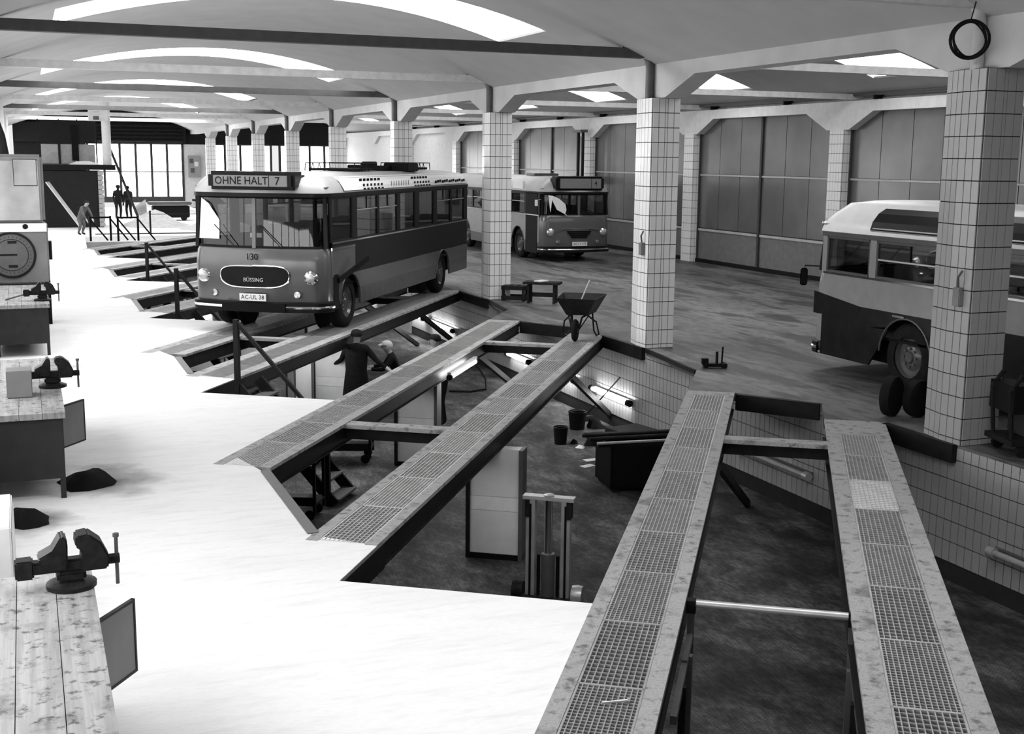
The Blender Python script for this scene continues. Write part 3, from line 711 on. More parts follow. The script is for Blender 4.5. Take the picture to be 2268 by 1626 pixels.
w_ = MB().lathe([(.0, -.05), (.1, -.05), (.17, -.045), (.2, -.02), (.205, 0), (.2, .02), (.17, .045), (.1, .05), (0, .05)], 22, 'x', (0, -.3, .205)).build('wheel', 'rubber', t, smooth=True)
MB().lathe([(0, -.06), (.04, -.06), (.04, .06), (0, .06)], 12, 'x', (0, -.3, .205)).build('hub', 'steel_mid', w_)
for s in (-1, 1):
    MB().tube([(s*.06, -.3, .205), (s*.09, -.12, .42), (s*.2, .4, .47), (s*.3, .9, .66), (s*.31, 1.25, .7)], .018, 8).build('handle_tube', 'steel_dark', t, smooth=True)
    MB().tube([(s*.14, .1, .45), (s*.3, .25, .3), (s*.34, .35, .06), (s*.28, .45, .02), (s*.22, .5, .1), (s*.2, .42, .45)], .016, 8).build('leg', 'steel_dark', t, smooth=True)
    MB().tube([(s*.06, -.3, .205), (s*.2, .05, .46)], .012, 6).build('stay', 'steel_dark', t)
o = MB().cyl((0, 0, 0), (.28, .32, .95), .017, 8).build('shovel_shaft', 'wood_pale'); o.location = pt(16.4, -11.95, .5)+Vector((-.05, .0, 0)); o.rotation_euler = (0, 0, -TH); o.name = 'tool_shaft'
o.scale = (.8, .3, .62); tag(o, 'pale wooden tool shaft sticking out of the wheelbarrow', 'shaft')

# crate, stool, floor jack, hand truck on the aisle floor
t = thing('slatted_crate', 'low dark slatted crate at the foot of the third column', 'crate', (.55, 26.45, 0), .95+PI/2)
for x in (-.24, .24):
    for y in (-.17, .17): MB().box(x-.03, x+.03, y-.03, y+.03, 0, .34).build('corner_post', 'wood_dark', t)
for zz in (.03, .26):
    for y in (-.2, .2): MB().box(-.28, .28, y-.012, y+.012, zz, zz+.09).build('slat', 'wood_dark', t)
    for x in (-.27, .27): MB().box(x-.012, x+.012, -.2, .2, zz, zz+.09).build('slat', 'wood_dark', t)
for x in (-.18, 0, .18): MB().box(x-.07, x+.07, -.19, .19, .33, .35).build('slat', 'wood_dark', t)
t = thing('work_stool', 'dark wooden step stool with papers, next to the slatted crate', 'stool', (.95, 25.75, 0), .95+PI/2)
MB().box(-.42, .42, -.22, .22, .44, .49).build('top', 'wood_dark', t)
for x in (-.3, .3): MB().extrude([(-.2, 0), (-.08, 0), (-.05, .2), (.05, .2), (.08, 0), (.2, 0), (.17, .44), (-.17, .44)], 'x', x-.02, x+.02).build('leg_board', 'wood_dark', t)
MB().box(-.3, .3, -.015, .015, .14, .24).build('rail', 'wood_dark', t)
o = MB().box(-.16, .14, -.1, .1, 0, .03).build('paper_stack', 'paper', bevel=.004); o.location = (.93, 25.77, .492); o.rotation_euler = (0, 0, .5); tag(o, 'white papers lying on the dark step stool', 'papers')
t = thing('floor_jack', 'small black floor jack at the end of the nearest track', 'jack', (.12, 16.7, 0), -.35)
MB().box(-.2, .18, -.06, .06, .02, .07).build('frame', 'black', t)
for x in (-.16, .14):
    for s in (-1, 1): MB().lathe([(0, -.015), (.04, -.015), (.04, .015), (0, .015)], 12, 'y', (x, s*.07, .04)).build('wheel', 'rubber', t)
MB().cyl((.1, 0, .06), (.11, 0, .34), .014, 8).build('lever', 'black', t); MB().cyl((.02, 0, .06), (.02, 0, .26), .022, 10).build('ram', 'steel_dark', t); MB().box(-.22, -.12, -.05, .05, .06, .15).build('saddle', 'black', t)
t = thing('hand_cart', 'dark loaded hand cart beside the nearest column', 'cart', (.5, 10.5, 0), -.25)
MB().box(-.35, .95, -.3, .3, .14, .2).build('platform', 'steel_dark', t); MB().box(-.1, .9, -.27, .27, .2, .55).build('load_box', 'cabinet_dark', t, bevel=.02)
for x in (-.2, .8):
    for s in (-1, 1): MB().lathe([(0, -.025), (.07, -.025), (.075, 0), (.07, .025), (0, .025)], 14, 'y', (x, s*.26, .075)).build('wheel', 'rubber', t, smooth=True)
for s in (-1, 1): MB().tube([(-.3, s*.2, .2), (-.35, s*.2, .75), (-.22, s*.2, .93)], .025, 8).build('push_bar', 'steel_dark', t)
MB().tube([(-.22, -.26, .93), (.25, -.26, .9)], .03, 8).build('handle', 'black', t); MB().box(-.34, -.1, -.26, .26, .5, .82).build('back_panel', 'black', t)
o = MB().lathe([(0, -.09), (.2, -.09), (.26, -.06), (.27, 0), (.26, .06), (.2, .09), (.12, .08), (.12, -.08)], 20, 'y').build('spare_tyre', 'rubber', smooth=True); o.location = (.33, 12.66, .272); o.rotation_euler = (0, 0, .5); tag(o, 'loose black tyre standing by the end of the nearest track', 'tyre', 'tyres by the near bus')
o = MB().lathe([(0, -.09), (.2, -.09), (.24, -.06), (.25, 0), (.24, .06), (.2, .09), (.12, .08), (.12, -.08)], 20, 'y').build('spare_tyre', 'rubber', smooth=True); o.location = (.62, 12.5, .252); o.rotation_euler = (0, 0, .2); tag(o, 'second loose tyre, between column and near bus wheel', 'tyre', 'tyres by the near bus')
# cable coil and duct at the nearest column head
t = thing('cable_coil', 'coil of black cable hanging below the vault by the nearest column', 'cable', (-.2, YC[0]+.1, 4.62), -.7)
rc = .21
for i, (ry, rz_) in enumerate(((0, 0), (.12, .1), (-.1, -.12), (.3, .35), (-.25, .5))):
    pts = []
    for k in range(28):
        a = 2*PI*k/28; p = Vector((rc*(1-.03*i)*math.cos(a), .02*math.sin(3*a), rc*(1-.03*i)*math.sin(a))); p.rotate(Matrix.Rotation(rz_, 3, 'Z') @ Matrix.Rotation(ry, 3, 'Y')); pts.append(p)
    MB().tube(pts, .011, 6, closed=True).build('loop', 'black', t, smooth=True)
MB().cyl((0, 0, rc), (.05, 0, rc+.25), .008, 6).build('hook', 'steel_dark', t)
# cable conduit brackets on columns
for k, (yy, lb) in enumerate(((YC[0]-.03, 'small socket box on the nearest column'), (YC[1]-.03, 'small socket box on the column behind the barrow track'))):
    t = thing('socket_box', lb, 'socket', (-.03, yy+.2, 1.75 if k == 0 else 1.75))
    MB().box(-.05, .015, -.06, .06, -.12, .1).build('case', 'cabinet_grey', t, bevel=.01); MB().tube([(-.02, 0, .1), (-.05, -.02, .22), (-.02, -.05, .3)], .015, 6).build('plug_cable', 'steel_mid', t)
# radiator pipes between doors
t = thing('standpipe', 'pair of dark vertical pipes between the doors behind the second bus', 'pipe', (9.9, 43.0, 0))
for y in (0, .4): MB().cyl((0, y, 0), (0, y, 4.3), .06, 8).build('pipe', 'steel_dark', t)
MB().box(-.2, .1, -.2, .6, 4.3, 4.4).build('bracket', 'steel_mid', t); MB().box(-.15, .1, -.25, .65, 2.35, 2.65).build('valve_box', 'black', t)

# ================================================================== buses
def bus(name, label, loc, rz, W, L, H, z0, sill, gut, colors, wheels, side_r, side_l, sign=None, number=None, plate=None, dark_front=False, badge=None, fleet=None, grille='oval', seats=True, front_pane=True, fs=None):
    """local frame: front at y=0 facing -y, length along +y, x to the photo's right when seen from the front"""
    t = thing(name, label, 'bus', loc, rz, 'city buses in the hall')
    hw = W/2; a = hw-.3; fs = fs or sill
    def outline(inset=0):
        pts = []
        def quarter(cx, cy, rx, ry, a0, a1, n=6): return [(cx+rx*math.cos(a0+(a1-a0)*i/n), cy+ry*math.sin(a0+(a1-a0)*i/n)) for i in range(n+1)]
        fr = [(x, .16*(x/a)**2) for x in [-a+2*a*i/12 for i in range(13)]]
        pts += fr+quarter(a, .16+.36, .3, .36, -PI/2, 0)[1:]
        pts += [(hw, L*.5)]+quarter(a, L-.3-.06, .3, .3, 0, PI/2)
        pts += quarter(-a, L-.3-.06, .3, .3, PI/2, PI)+[(-hw, L*.5)]+quarter(-a, .16+.36, .3, .36, PI, 1.5*PI)[:-1]
        kx = (hw-inset)/hw; ky = (L-2*inset)/L
        return [(x*kx, inset+y*ky) for x, y in pts]
    base = outline(); n = len(base)
    is_side = [abs(abs(base[i][0])-hw) < 1e-6 and abs(abs(base[(i+1) % n][0])-hw) < 1e-6 for i in range(n)]
    def ring_band(nm, m, levels, sel, smooth=True, parent=t, grow=0):
        mb = MB(); rings = [[(x, y, z) for x, y in outline(ins-grow)] for z, ins in levels]
        mb.v = [p for r in rings for p in r]
        for l in range(len(levels)-1):
            for i in range(n):
                if sel(i, base[i], base[(i+1) % n]): mb.f.append((l*n+i, l*n+(i+1) % n, (l+1)*n+(i+1) % n, (l+1)*n+i))
        return mb.build(nm, m, parent, smooth=.9 if smooth else False)
    ends = lambda i, p, q: not is_side[i]
    front = lambda i, p, q: not is_side[i] and p[1] < 2 and q[1] < 2
    rear = lambda i, p, q: not is_side[i] and p[1] > 2
    # nose and tail panels
    ring_band('front_panel', colors['front'], [(z0, .05), (z0+.12, .0), (fs-.25, 0), (fs-.06, .02), (fs, .05)], front)
    ring_band('rear_panel', colors['front'], [(z0, .02), (sill, 0)], rear)
    # roof
    rl = [(gut, 0.0), (gut+.07, .015), (gut+.17, .06), (gut+.28, .15), (H-.06, .32), (H-.015, .6), (H, hw-.05)]
    rf = ring_band('roof', colors['roof'], rl, lambda *k: True)
    cap = MB(); cap.v = [(x, y, H) for x, y in outline(hw-.05)]; cap.f = [tuple(range(n))]; cap.build('roof_cap', colors['roof'], t)
    ring_band('gutter', colors.get('gutter', 'bus_dark'), [(gut-.07, .0), (gut-.065, -.012), (gut+.0, -.012), (gut+.005, 0)], lambda *k: True, False)
    # floor and interior
    MB().box(-hw+.06, hw-.06, .5, L-.4, z0+.42, z0+.46).build('floor_plate', 'black', t); MB().box(-hw+.3, hw-.3, .3, L-.3, z0+.02, z0+.3).build('chassis', 'black', t)
    MB().box(-hw+.04, hw-.04, .35, L-.3, gut+.1, gut+.12).build('headlining', 'cabinet_grey', t)
    if seats:
        sm = MB().box(-.42, .42, 0, .42, .0, .1).box(-.42, .42, .38, .48, .1, .62).mesh('seat', 'seat', bevel=.02)
        for i in range(int((L-3)/.85)):
            for s in (-1, 1):
                o = link('seat', sm, t); o.location = (s*(hw-.56), 2.1+i*.85, z0+.82)
        MB().tube([(-.05+.24*math.cos(q), .62+.1*math.sin(q)*.9, sill+.09+.06*math.sin(q)) for q in [2*PI*i/20 for i in range(20)]], .014, 6, closed=True).build('steering_wheel', 'black', t).location = (.55, .12, 0)
    # side panels with wheel arches
    ra = .56
    def arch(y): 
        for wy in wheels:
            if abs(y-wy) < ra: return .5+math.sqrt(ra*ra-(y-wy)**2)
        return -9
    for s in (1, -1):
        for nm, m, za, zb in colors['side']:
            ys = [.5]; y = .5
            while y < L-.36-1e-6:
                y += .08 if any(abs(y-wy) < ra+.1 for wy in wheels) else .4
                ys.append(min(y, L-.36))
            mb = MB()
            for p, q in zip(ys, ys[1:]):
                a0, a1 = max(za, arch(p)), max(za, arch(q))
                if a0 >= zb and a1 >= zb:
                    if mb.v: mb.build(nm, m, t); mb = MB()
                    continue
                a0, a1 = min(a0, zb), min(a1, zb)
                x0, x1 = s*hw, s*(hw-.03)
                mb.add([(x0, p, a0), (x0, q, a1), (x0, q, zb), (x0, p, zb), (x1, p, a0), (x1, q, a1), (x1, q, zb), (x1, p, zb)], [(0, 1, 2, 3), (7, 6, 5, 4), (0, 4, 5, 1), (3, 2, 6, 7)])
            if mb.v: mb.build(nm, m, t)
        for wy in wheels:
            MB().tube([(s*(hw+.004), wy+ra*math.cos(q), .5+ra*math.sin(q)) for q in [PI*i/16-.05 for i in range(17)]], .015, 6).build('arch_lip', colors.get('lip', 'bus_mid'), t)
            MB().lathe([(0, 0), (ra, 0), (ra, .02), (0, .02)], 20, 'x', (s*(hw-.55), wy, .5)).build('arch_liner', 'black', t)
        MB().box(min(s*hw, s*(hw+.015)), max(s*hw, s*(hw+.015)), .5, L-.3, sill-.03, sill+.0).build('waist_rail', 'chrome' if colors.get('rail') else 'bus_mid', t)
    # windows on the sides: (y0, y1, slider)
    for s, wins in ((1, side_r), (-1, side_l)):
        prev = .44
        for (y0, y1, sl) in wins+[(L-.34, L-.34, 0)]:
            zl_ = sill
            if y0-prev > .02: MB().box(min(s*hw, s*(hw-.05)), max(s*hw, s*(hw-.05)), prev, y0, sill, gut-.05).build('pillar', colors['pillar'], t)
            prev = y1
            if y1 <= y0: continue
            x = s*(hw-.025)
            f = MB(); fr = .03
            for (p, q, za, zb) in ((y0, y1, sill, sill+fr), (y0, y1, gut-.07-fr, gut-.05), (y0, y0+fr, sill, gut-.05), (y1-fr, y1, sill, gut-.05)): f.box(x-.02, x+.022, p, q, za, zb)
            if sl: f.box(x-.015, x+.015, y0, y1, gut-.36, gut-.33)
            f = f.build('window_frame', colors.get('wframe', 'bus_dark'), t)
            if sl: MB().box(x-.018, x+.018, y0+.03, y1-.03, gut-.355, gut-.335).build('slider_bar', 'steel_light', f); MB().box(x-.015, x+.015, (y0+y1)/2-.012, (y0+y1)/2+.012, gut-.33, gut-.07).build('divider', 'bus_dark', f)
            MB().box(x-.004, x+.004, y0+.02, y1-.02, sill+.02, gut-.07).build('pane', 'glass', f)
    # windscreen: two curved panes and corner panes, pillars between
    def fsel(lo, hi): return lambda i, p, q: p[1] < 1.2 and q[1] < 1.2 and not is_side[i] and lo <= (p[0]+q[0])/2 <= hi
    if front_pane:
        for lo, hi in ((-hw, -.06), (.06, hw)): ring_band('windscreen', 'glass', [(fs+.03, .055), (gut-.08, .09)], fsel(lo, hi))
        for x in (0,): MB().bar((x, .06, fs), (x, .1, gut-.05), .07, .05, up=(0, 1, 0)).build('centre_pillar', colors['front'], t)
        for s in (-1, 1): MB().bar((s*(hw-.06), .36, fs), (s*(hw-.09), .4, gut-.05), .07, .05, up=(0, 1, 0)).build('corner_pillar', 'bus_dark', t)
        ring_band('screen_seal', 'black', [(fs, .04), (fs+.04, .05)], front, False); ring_band('screen_seal', 'black', [(gut-.1, .08), (gut-.06, .02)], front, False)
        for s, xx in ((-1, -.35), (1, .55)): MB().tube([(xx, .0, fs+.02), (xx-.42, .03, fs+.42)], .009, 6).build('wiper', 'steel_dark', t)
    rearw = ring_band('rear_window', 'glass_dark', [(sill+.05, .04), (gut-.1, .05)], rear)
    # lamps, bumper, plate, grille
    fy = lambda x: .16*(x/a)**2 if abs(x) <= a else .52-.36*math.sqrt(max(0, 1-((abs(x)-a)/.3)**2))
    zl_ = z0+.65
    for s in (-1, 1):
        x = s*(hw-.28); hl = MB().lathe([(.0, -.06), (.05, -.07), (.09, -.05), (.125, -.03), (.135, 0), (.13, .04), (0, .04)], 20, 'y', (x, fy(x)-.0, zl_)).build('headlamp', 'chrome', t, smooth=True)
        MB().lathe([(0, -.078), (.05, -.075), (.085, -.055), (.085, -.05), (0, -.05)], 16, 'y', (x, fy(x), zl_)).build('lens', 'steel_light', hl, smooth=True)
        x = s*(hw-.52); MB().lathe([(0, -.05), (.06, -.045), (.08, 0), (.08, .03), (0, .03)], 16, 'y', (x, fy(x), zl_-.31)).build('fog_lamp', 'chrome', t, smooth=True)
    ring_band('bumper', 'bus_dark', [(z0-.0, .02), (z0+.01, -.05), (z0+.18, -.05), (z0+.2, .0)], front)
    ring_band('bumper_trim', 'chrome', [(z0+.08, -.055), (z0+.105, -.06), (z0+.125, -.055)], front, False)
    if grille == 'oval':
        gx, gz = .68, z0+.66
        prof = []
        for i in range(40):
            q = 2*PI*i/40; c_, s_ = math.cos(q), math.sin(q)
            px = gx*math.copysign(abs(c_)**.45, c_)*(1-.14*(s_ < 0)*abs(s_)); pz = .2*math.copysign(abs(s_)**.6, s_)+(0 if s_ > 0 else -.0)
            prof.append((px, pz))
        mb = MB(); top_ = sorted([p_ for p_ in prof if p_[1] >= -1e-6]); bot_ = sorted([p_ for p_ in prof if p_[1] <= 1e-6])
        def lerp_(ls, x):
            for (xa, za), (xb, zb_) in zip(ls, ls[1:]):
                if xa <= x <= xb: return za+(zb_-za)*((x-xa)/(xb-xa) if xb > xa else 0)
            return 0
        xs_ = [-gx*.985+2*gx*.985*i/24 for i in range(25)]
        for xa, xb in zip(xs_, xs_[1:]): mb.add([(xa, fy(xa)-.015, gz+lerp_(bot_, xa)), (xb, fy(xb)-.015, gz+lerp_(bot_, xb)), (xb, fy(xb)-.015, gz+lerp_(top_, xb)), (xa, fy(xa)-.015, gz+lerp_(top_, xa))], [(0, 1, 2, 3)])
        gg = mb.build('grille', 'bus_dark', t)
        MB().tube([(px, fy(px)-.02, gz+pz) for px, pz in prof], .016, 6, closed=True).build('grille_trim', 'chrome', gg)
    else:
        mb = MB()
        for i in range(4): mb.box(-.42+.05*i, .42-.05*i, -.03, .03, z0+.66-.06*i, z0+.7-.06*i)
        gg = mb.build('grille', 'black', t)
        MB().box(-.75, .75, .0, .03, z0+.76, z0+.775).build('chrome_strip', 'chrome', t)
    if badge: text_part('badge', badge, .1, 'steel_light', t, (0, -.03, z0+.6), (PI/2, 0, 0), xs=1.0)
    if fleet: text_part('fleet_number', fleet, .17, 'ink', t, (-.02, -.022, z0+1.02), (PI/2, 0, 0))
    if plate:
        pl = MB().box(-.26, .26, -.075, -.055, z0+.22, z0+.35).build('number_plate', 'paper', t); text_part('plate_text', plate, .11, 'ink', pl, (0, -.077, z0+.285), (PI/2, 0, 0), .001)
    if sign is not None:
        sb = MB().box(-.85, .85, -.06, .5, gut+.06, H+.02).build('sign_box', 'bus_dark', t, bevel=.06)
        fc = MB().box(-.72, .72, -.07, -.055, gut+.12, H-.05).build('sign_face', 'sign_face', t, bevel=.006)
        MB().box(.36, .375, -.073, -.069, gut+.12, H-.05).build('sign_divider', 'bus_dark', fc)
        zc = (gut+.12+H-.05)/2
        if sign: text_part('sign_text', sign, .2, 'ink', fc, (-.17, -.074, zc), (PI/2, 0, 0), .002, xs=.93)
        if number: text_part('sign_number', number, .2, 'ink', fc, (.53, -.074, zc), (PI/2, 0, 0), .002)
    # wheels
    for wy in wheels:
        for s in (-1, 1):
            xo = s*(hw-.06); sg = s
            ty = MB().lathe([(.3, -.26), (.44, -.26), (.485, -.23), (.5, -.2), (.5, -.06), (.485, -.03), (.44, 0), (.3, 0), (.3, -.26)], 28, 'x', cap=False).build('wheel', 'rubber', t, smooth=True)
            ty.location = (xo, wy, .5)
            if s < 0: ty.rotation_euler = (0, 0, PI)
            MB().lathe([(0, -.02), (.07, -.02), (.09, -.05), (.16, -.06), (.2, -.09), (.27, -.08), (.31, -.01), (.31, -.25), (0, -.25)], 24, 'x').build('rim', colors.get('rim', 'bus_mid'), ty, smooth=True)
            for i in range(8):
                q = 2*PI*i/8; MB().lathe([(.018, -.06), (.018, -.03), (0, -.03)], 6, 'x', (0, .13*math.cos(q), .13*math.sin(q))).build('wheel_nut', 'steel_mid', ty)
    return t, rl, hw, ring_band

cols1 = dict(front='bus_grey', roof='bus_roof', pillar='bus_dark', rail=True, lip='bus_mid',
             side=[('skirt_panel', 'bus_mid', .42, .74), ('stripe_panel', 'bus_cream', .74, 1.06), ('belt_panel', 'bus_belt', 1.06, 1.72)])
cols1['side'][1] = ('stripe_panel', 'bus_grey', .74, 1.06)
b1, rl1, hw1, rb1 = bus('city_bus', 'bus parked on the pit tracks with destination sign OHNE HALT 7', pt(15.15, -17.8, .006), -TH, 2.68, 10.65, 2.97, .42, 1.70, 2.60, cols1, [1.45, 8.0],
    [(.5, 1.62, 0), (1.86, 3.12, 1), (3.2, 4.42, 1), (4.6, 5.72, 0), (6.0, 7.2, 0), (7.46, 8.7, 1), (8.8, 10.0, 1)], [(.6, 1.9, 0), (2.2, 3.5, 0), (3.6, 4.9, 1), (5.0, 6.3, 1), (6.4, 7.7, 1), (7.8, 9.1, 1), (9.2, 10.2, 1)],
    'OHNE HALT', '7', 'AC-UL 38', badge='BÜSSING', fleet='130', fs=1.60)
# advert board along the roof edge, with its printed marks
mb = MB(); ys = [1.15, 1.3]+[1.6+i*.8 for i in range(11)]+[10.2]
lv = [(2.63, .0), (2.70, .03), (2.80, .09), (2.89, .2)]
for (za, ia), (zb, ib) in zip(lv, lv[1:]):
    for p, q in zip(ys, ys[1:]): mb.add([(hw1-ia+.02, p-(.3*(za-2.6) if p < 1.2 else 0), za+.01), (hw1-ia+.02, q, za+.01), (hw1-ib+.02, q, zb+.01), (hw1-ib+.02, p-(.3*(zb-2.6) if p < 1.2 else 0), zb+.01)], [(0, 1, 2, 3)])
ad = mb.build('advert_board', 'bus_white', b1, smooth=True)
mk = MB()
def admark(y, z, dy, dz):
    for (za, ia), (zb, ib) in zip(lv, lv[1:]):
        if za <= z <= zb: ins = ia+(ib-ia)*(z-za)/(zb-za)
    mk.box(hw1-ins+.022, hw1-ins+.03, y, y+dy, z, z+dz)
for y0 in (2.2, 5.6):
    for i in range(6): admark(y0+i*.22, 2.80, .14, .05); admark(y0+.06+i*.22, 2.70, .09, .05); admark(y0+.02+i*.22, 2.64, .12, .03)
for i in range(14): admark(7.3+i*.2, 2.68+.01*(i % 3), .14, .06)
mk.build('advert_print', 'ink', ad)
mk = MB()
for i in range(8): admark(4.0+i*.17, 2.68, .02, .1)
mk.build('advert_print', 'steel_mid', ad)
# missing access panel and raised flap ahead of the front wheel; dangling cloth, door steps
MB().box(hw1-.02, hw1+.012, .55, .8, .45, 1.1).build('open_hatch', 'black', b1)
MB().bar((hw1+.03, .75, .98), (hw1+.2, 1.95, 1.32), .03, .1).build('hatch_flap', 'bus_dark', b1)
MB().box(hw1-.01, hw1+.012, .48, 1.72, 1.06, 1.55).build('driver_door', 'bus_grey', b1); MB().box(hw1-.01, hw1+.016, .48, 1.72, 1.55, 1.6).build('door_trim', 'chrome', b1)
MB().box(-.18, .05, .28, .33, 1.78, 1.86).build('dash_card', 'paper', b1)
MB().tube([(-.12, .3, 1.84), (-.06, .3, 2.15)], .01, 6).build('dash_stand', 'steel_light', b1)
sh = MB().add([(-1.16, .2, 1.75), (-.72, .12, 1.75), (-.72, .14, 2.1), (-.95, .18, 2.4), (-1.12, .24, 2.5), (-1.16, .22, 1.75)], [(0, 1, 2, 3, 4)]); sh.build('sun_screen', 'paper', b1)
MB().box(-.62, .62, -.06, .02, .44, .6).build('tow_recess', 'black', b1)
# racks and equipment on the roof of the ramp bus
def rack(y, label, ln=1.2, wd=1.1):
    t = MB().box(-wd/2+.05, wd/2-.05, y+.08, y+ln-.08, 2.975, 3.03).build('roof_rack', 'black', b1)
    mb = MB()
    for s in (-1, 1):
        mb.tube([(s*wd/2, y, 2.97), (s*wd/2, y+.05, 3.14), (s*wd/2, y+ln-.05, 3.14), (s*wd/2, y+ln, 2.97)], .012, 6)
        for f_ in (.3, .55): mb.tube([(s*wd/2, y+ln*f_, 3.14), (s*wd/2, y+ln*(f_+.08), 2.97)], .01, 6); mb.tube([(s*wd/2, y+ln*f_, 3.14), (s*wd/2, y+ln*(f_-.08), 2.97)], .01, 6)
    for e in (.05, ln-.05): mb.tube([(-wd/2, y+e, 3.14), (wd/2, y+e, 3.14)], .012, 6)
    mb.build('rack_rail', 'steel_dark', t)
rack(3.9, '', 1.5); rack(8.6, '', 1.3, .9)
MB().box(-.3, .5, 6.1, 6.8, 2.97, 3.08).box(-.1, .15, 6.2, 6.6, 3.05, 3.17).box(.3, .9, 6.6, 7.4, 2.95, 3.14).cyl((-.5, 6.4, 3.05), (-.2, 6.4, 3.05), .05, 8).build('roof_equipment', 'black', b1, bevel=.015)

cols2 = dict(front='bus_grey', roof='bus_roof', pillar='bus_dark', rail=True, lip='bus_mid',
             side=[('skirt_panel', 'bus_mid', .3, .62), ('side_panel', 'bus_cream', .62, 1.5)])
b2, rl2, hw2, _ = bus('city_bus', 'bus standing in the aisle behind the third column, sheet draped in its windscreen', (6.58, 36.0, 0), 0, 2.42, 10.4, 2.72, .3, 1.5, 2.24, cols2, [2.3, 7.6],
    [(.7, 2.0, 0), (2.2, 3.4, 0), (3.5, 4.7, 1), (4.8, 6.0, 1), (6.1, 7.3, 1), (7.4, 9.4, 1)], [(1.75, 2.9, 1), (3.0, 4.2, 1), (4.3, 5.5, 1), (5.6, 6.8, 1), (6.9, 8.1, 1), (8.2, 9.8, 1)],
    '', '4', 'AC-H 475', grille='slot')
MB().box(-hw2-.012, -hw2+.03, .62, 1.6, .25, 2.2).build('open_door', 'black', b2)
MB().box(-hw2-.02, -hw2+.01, 2.9, 3.6, 1.02, 1.42).build('advert_panel', 'paper', b2); text_part('advert_text', 'EE', .3, 'ink', b2, (-hw2-.025, 4.1, 1.22), (PI/2, 0, -PI/2))
MB().box(-hw2-.02, -hw2+.01, 3.65, 4.6, 1.02, 1.42).build('advert_panel', 'paper', b2)
MB().box(-hw2+.0, -hw2+.06, 1.9, 2.8, 2.3, 2.55).build('side_sign', 'bus_white', b2)
mb = MB(); pts = [(-1.05, .12, 2.14), (-.92, .05, 2.12), (-.72, .04, 2.04), (-.5, .02, 1.86), (-.46, .02, 1.68), (-.5, .02, 1.56), (-.4, .02, 1.48), (-.62, .03, 1.6), (-.78, .04, 1.68), (-.95, .06, 2.0), (-.98, .1, 1.6)]
mb.v = [(x, y-.02, z) for x, y, z in pts]+[(x, y+.0, z) for x, y, z in pts]; nn = len(pts); mb.f = [tuple(range(nn)), tuple(range(nn, 2*nn))[::-1]]+[(i, (i+1) % nn, nn+(i+1) % nn, nn+i) for i in range(nn)]
mb.build('draped_sheet', 'paper', b2)
MB().box(-.5, .4, 2.6, 3.4, 2.72, 2.8).build('roof_hatch', 'bus_mid', b2, bevel=.02)
MB().tube([(-hw2-.02, .3, 2.0), (-hw2-.22, .2, 2.0), (-hw2-.22, .2, 1.9)], .012, 6).build('mirror_arm', 'steel_light', b2); MB().box(-hw2-.3, -hw2-.16, .17, .21, 1.78, 2.02).build('mirror', 'paper', b2, bevel=.02)

cols3 = dict(front='bus_cream', roof='bus_white', pillar='bus_cream', rail=True, lip='bus_mid', gutter='bus_mid', wframe='bus_mid',
             side=[('skirt_panel', 'bus_belt', .27, .84), ('belt_panel', 'bus_belt', .84, 1.12), ('upper_panel', 'bus_cream', 1.12, 1.58)])
W3 = 2.44
b3, rl3, hw3, _ = bus('city_bus', 'two-tone bus with pale dome roof behind the nearest column', (1.6+W3/2, 16.5, 0), PI, W3, 10.5, 2.7, .27, 1.58, 2.2, cols3, [2.5, 8.2],
    [(.55, 1.6, 0), (1.75, 3.2, 1), (3.35, 4.8, 1), (4.95, 6.4, 1), (6.55, 8.0, 1), (8.15, 9.7, 1)], [(.55, 1.6, 0), (1.75, 3.2, 1), (3.35, 4.8, 1), (4.95, 6.4, 1), (6.55, 8.0, 1), (8.15, 9.7, 1)], None, None, None, grille='slot')
MB().extrude([(hw3+.008, 2.255), (hw3-.04, 2.4), (hw3-.14, 2.52), (hw3-.3, 2.61), (hw3-.36, 2.55), (hw3-.2, 2.3)], 'y', 1.55, 9.6).build('cove_window', 'bus_dark', b3, bevel=.02); MB().box(hw3-.2, hw3+.02, 1.65, 9.5, 2.3, 2.315).build('cove_rail', 'steel_light', b3)
MB().extrude([(.28, .9), (1.35, .9), (1.45, 1.12), (.28, 1.25)], 'x', hw3-.01, hw3+.004).build('belt_flash', 'bus_belt', b3)
MB().tube([(hw3-.2, .15, 1.62), (hw3-.02, -.04, 1.62), (hw3-.02, -.04, 1.55)], .012, 6).build('mirror_arm', 'steel_dark', b3); MB().box(hw3-.08, hw3+.06, -.06, -.02, 1.3, 1.58).build('mirror', 'steel_dark', b3, bevel=.02)
MB().lathe([(0, -.04), (.04, -.03), (.04, .03), (0, .04)], 12, 'x', (hw3-.25, .12, 2.3)).build('indicator', 'chrome', b3)
MB().box(hw3, hw3+.012, 3.3, 3.42, .95, 1.1).build('filler_flap', 'bus_mid', b3); MB().box(hw3, hw3+.012, 2.2, 2.45, 1.06, 1.09).build('handle', 'chrome', b3)

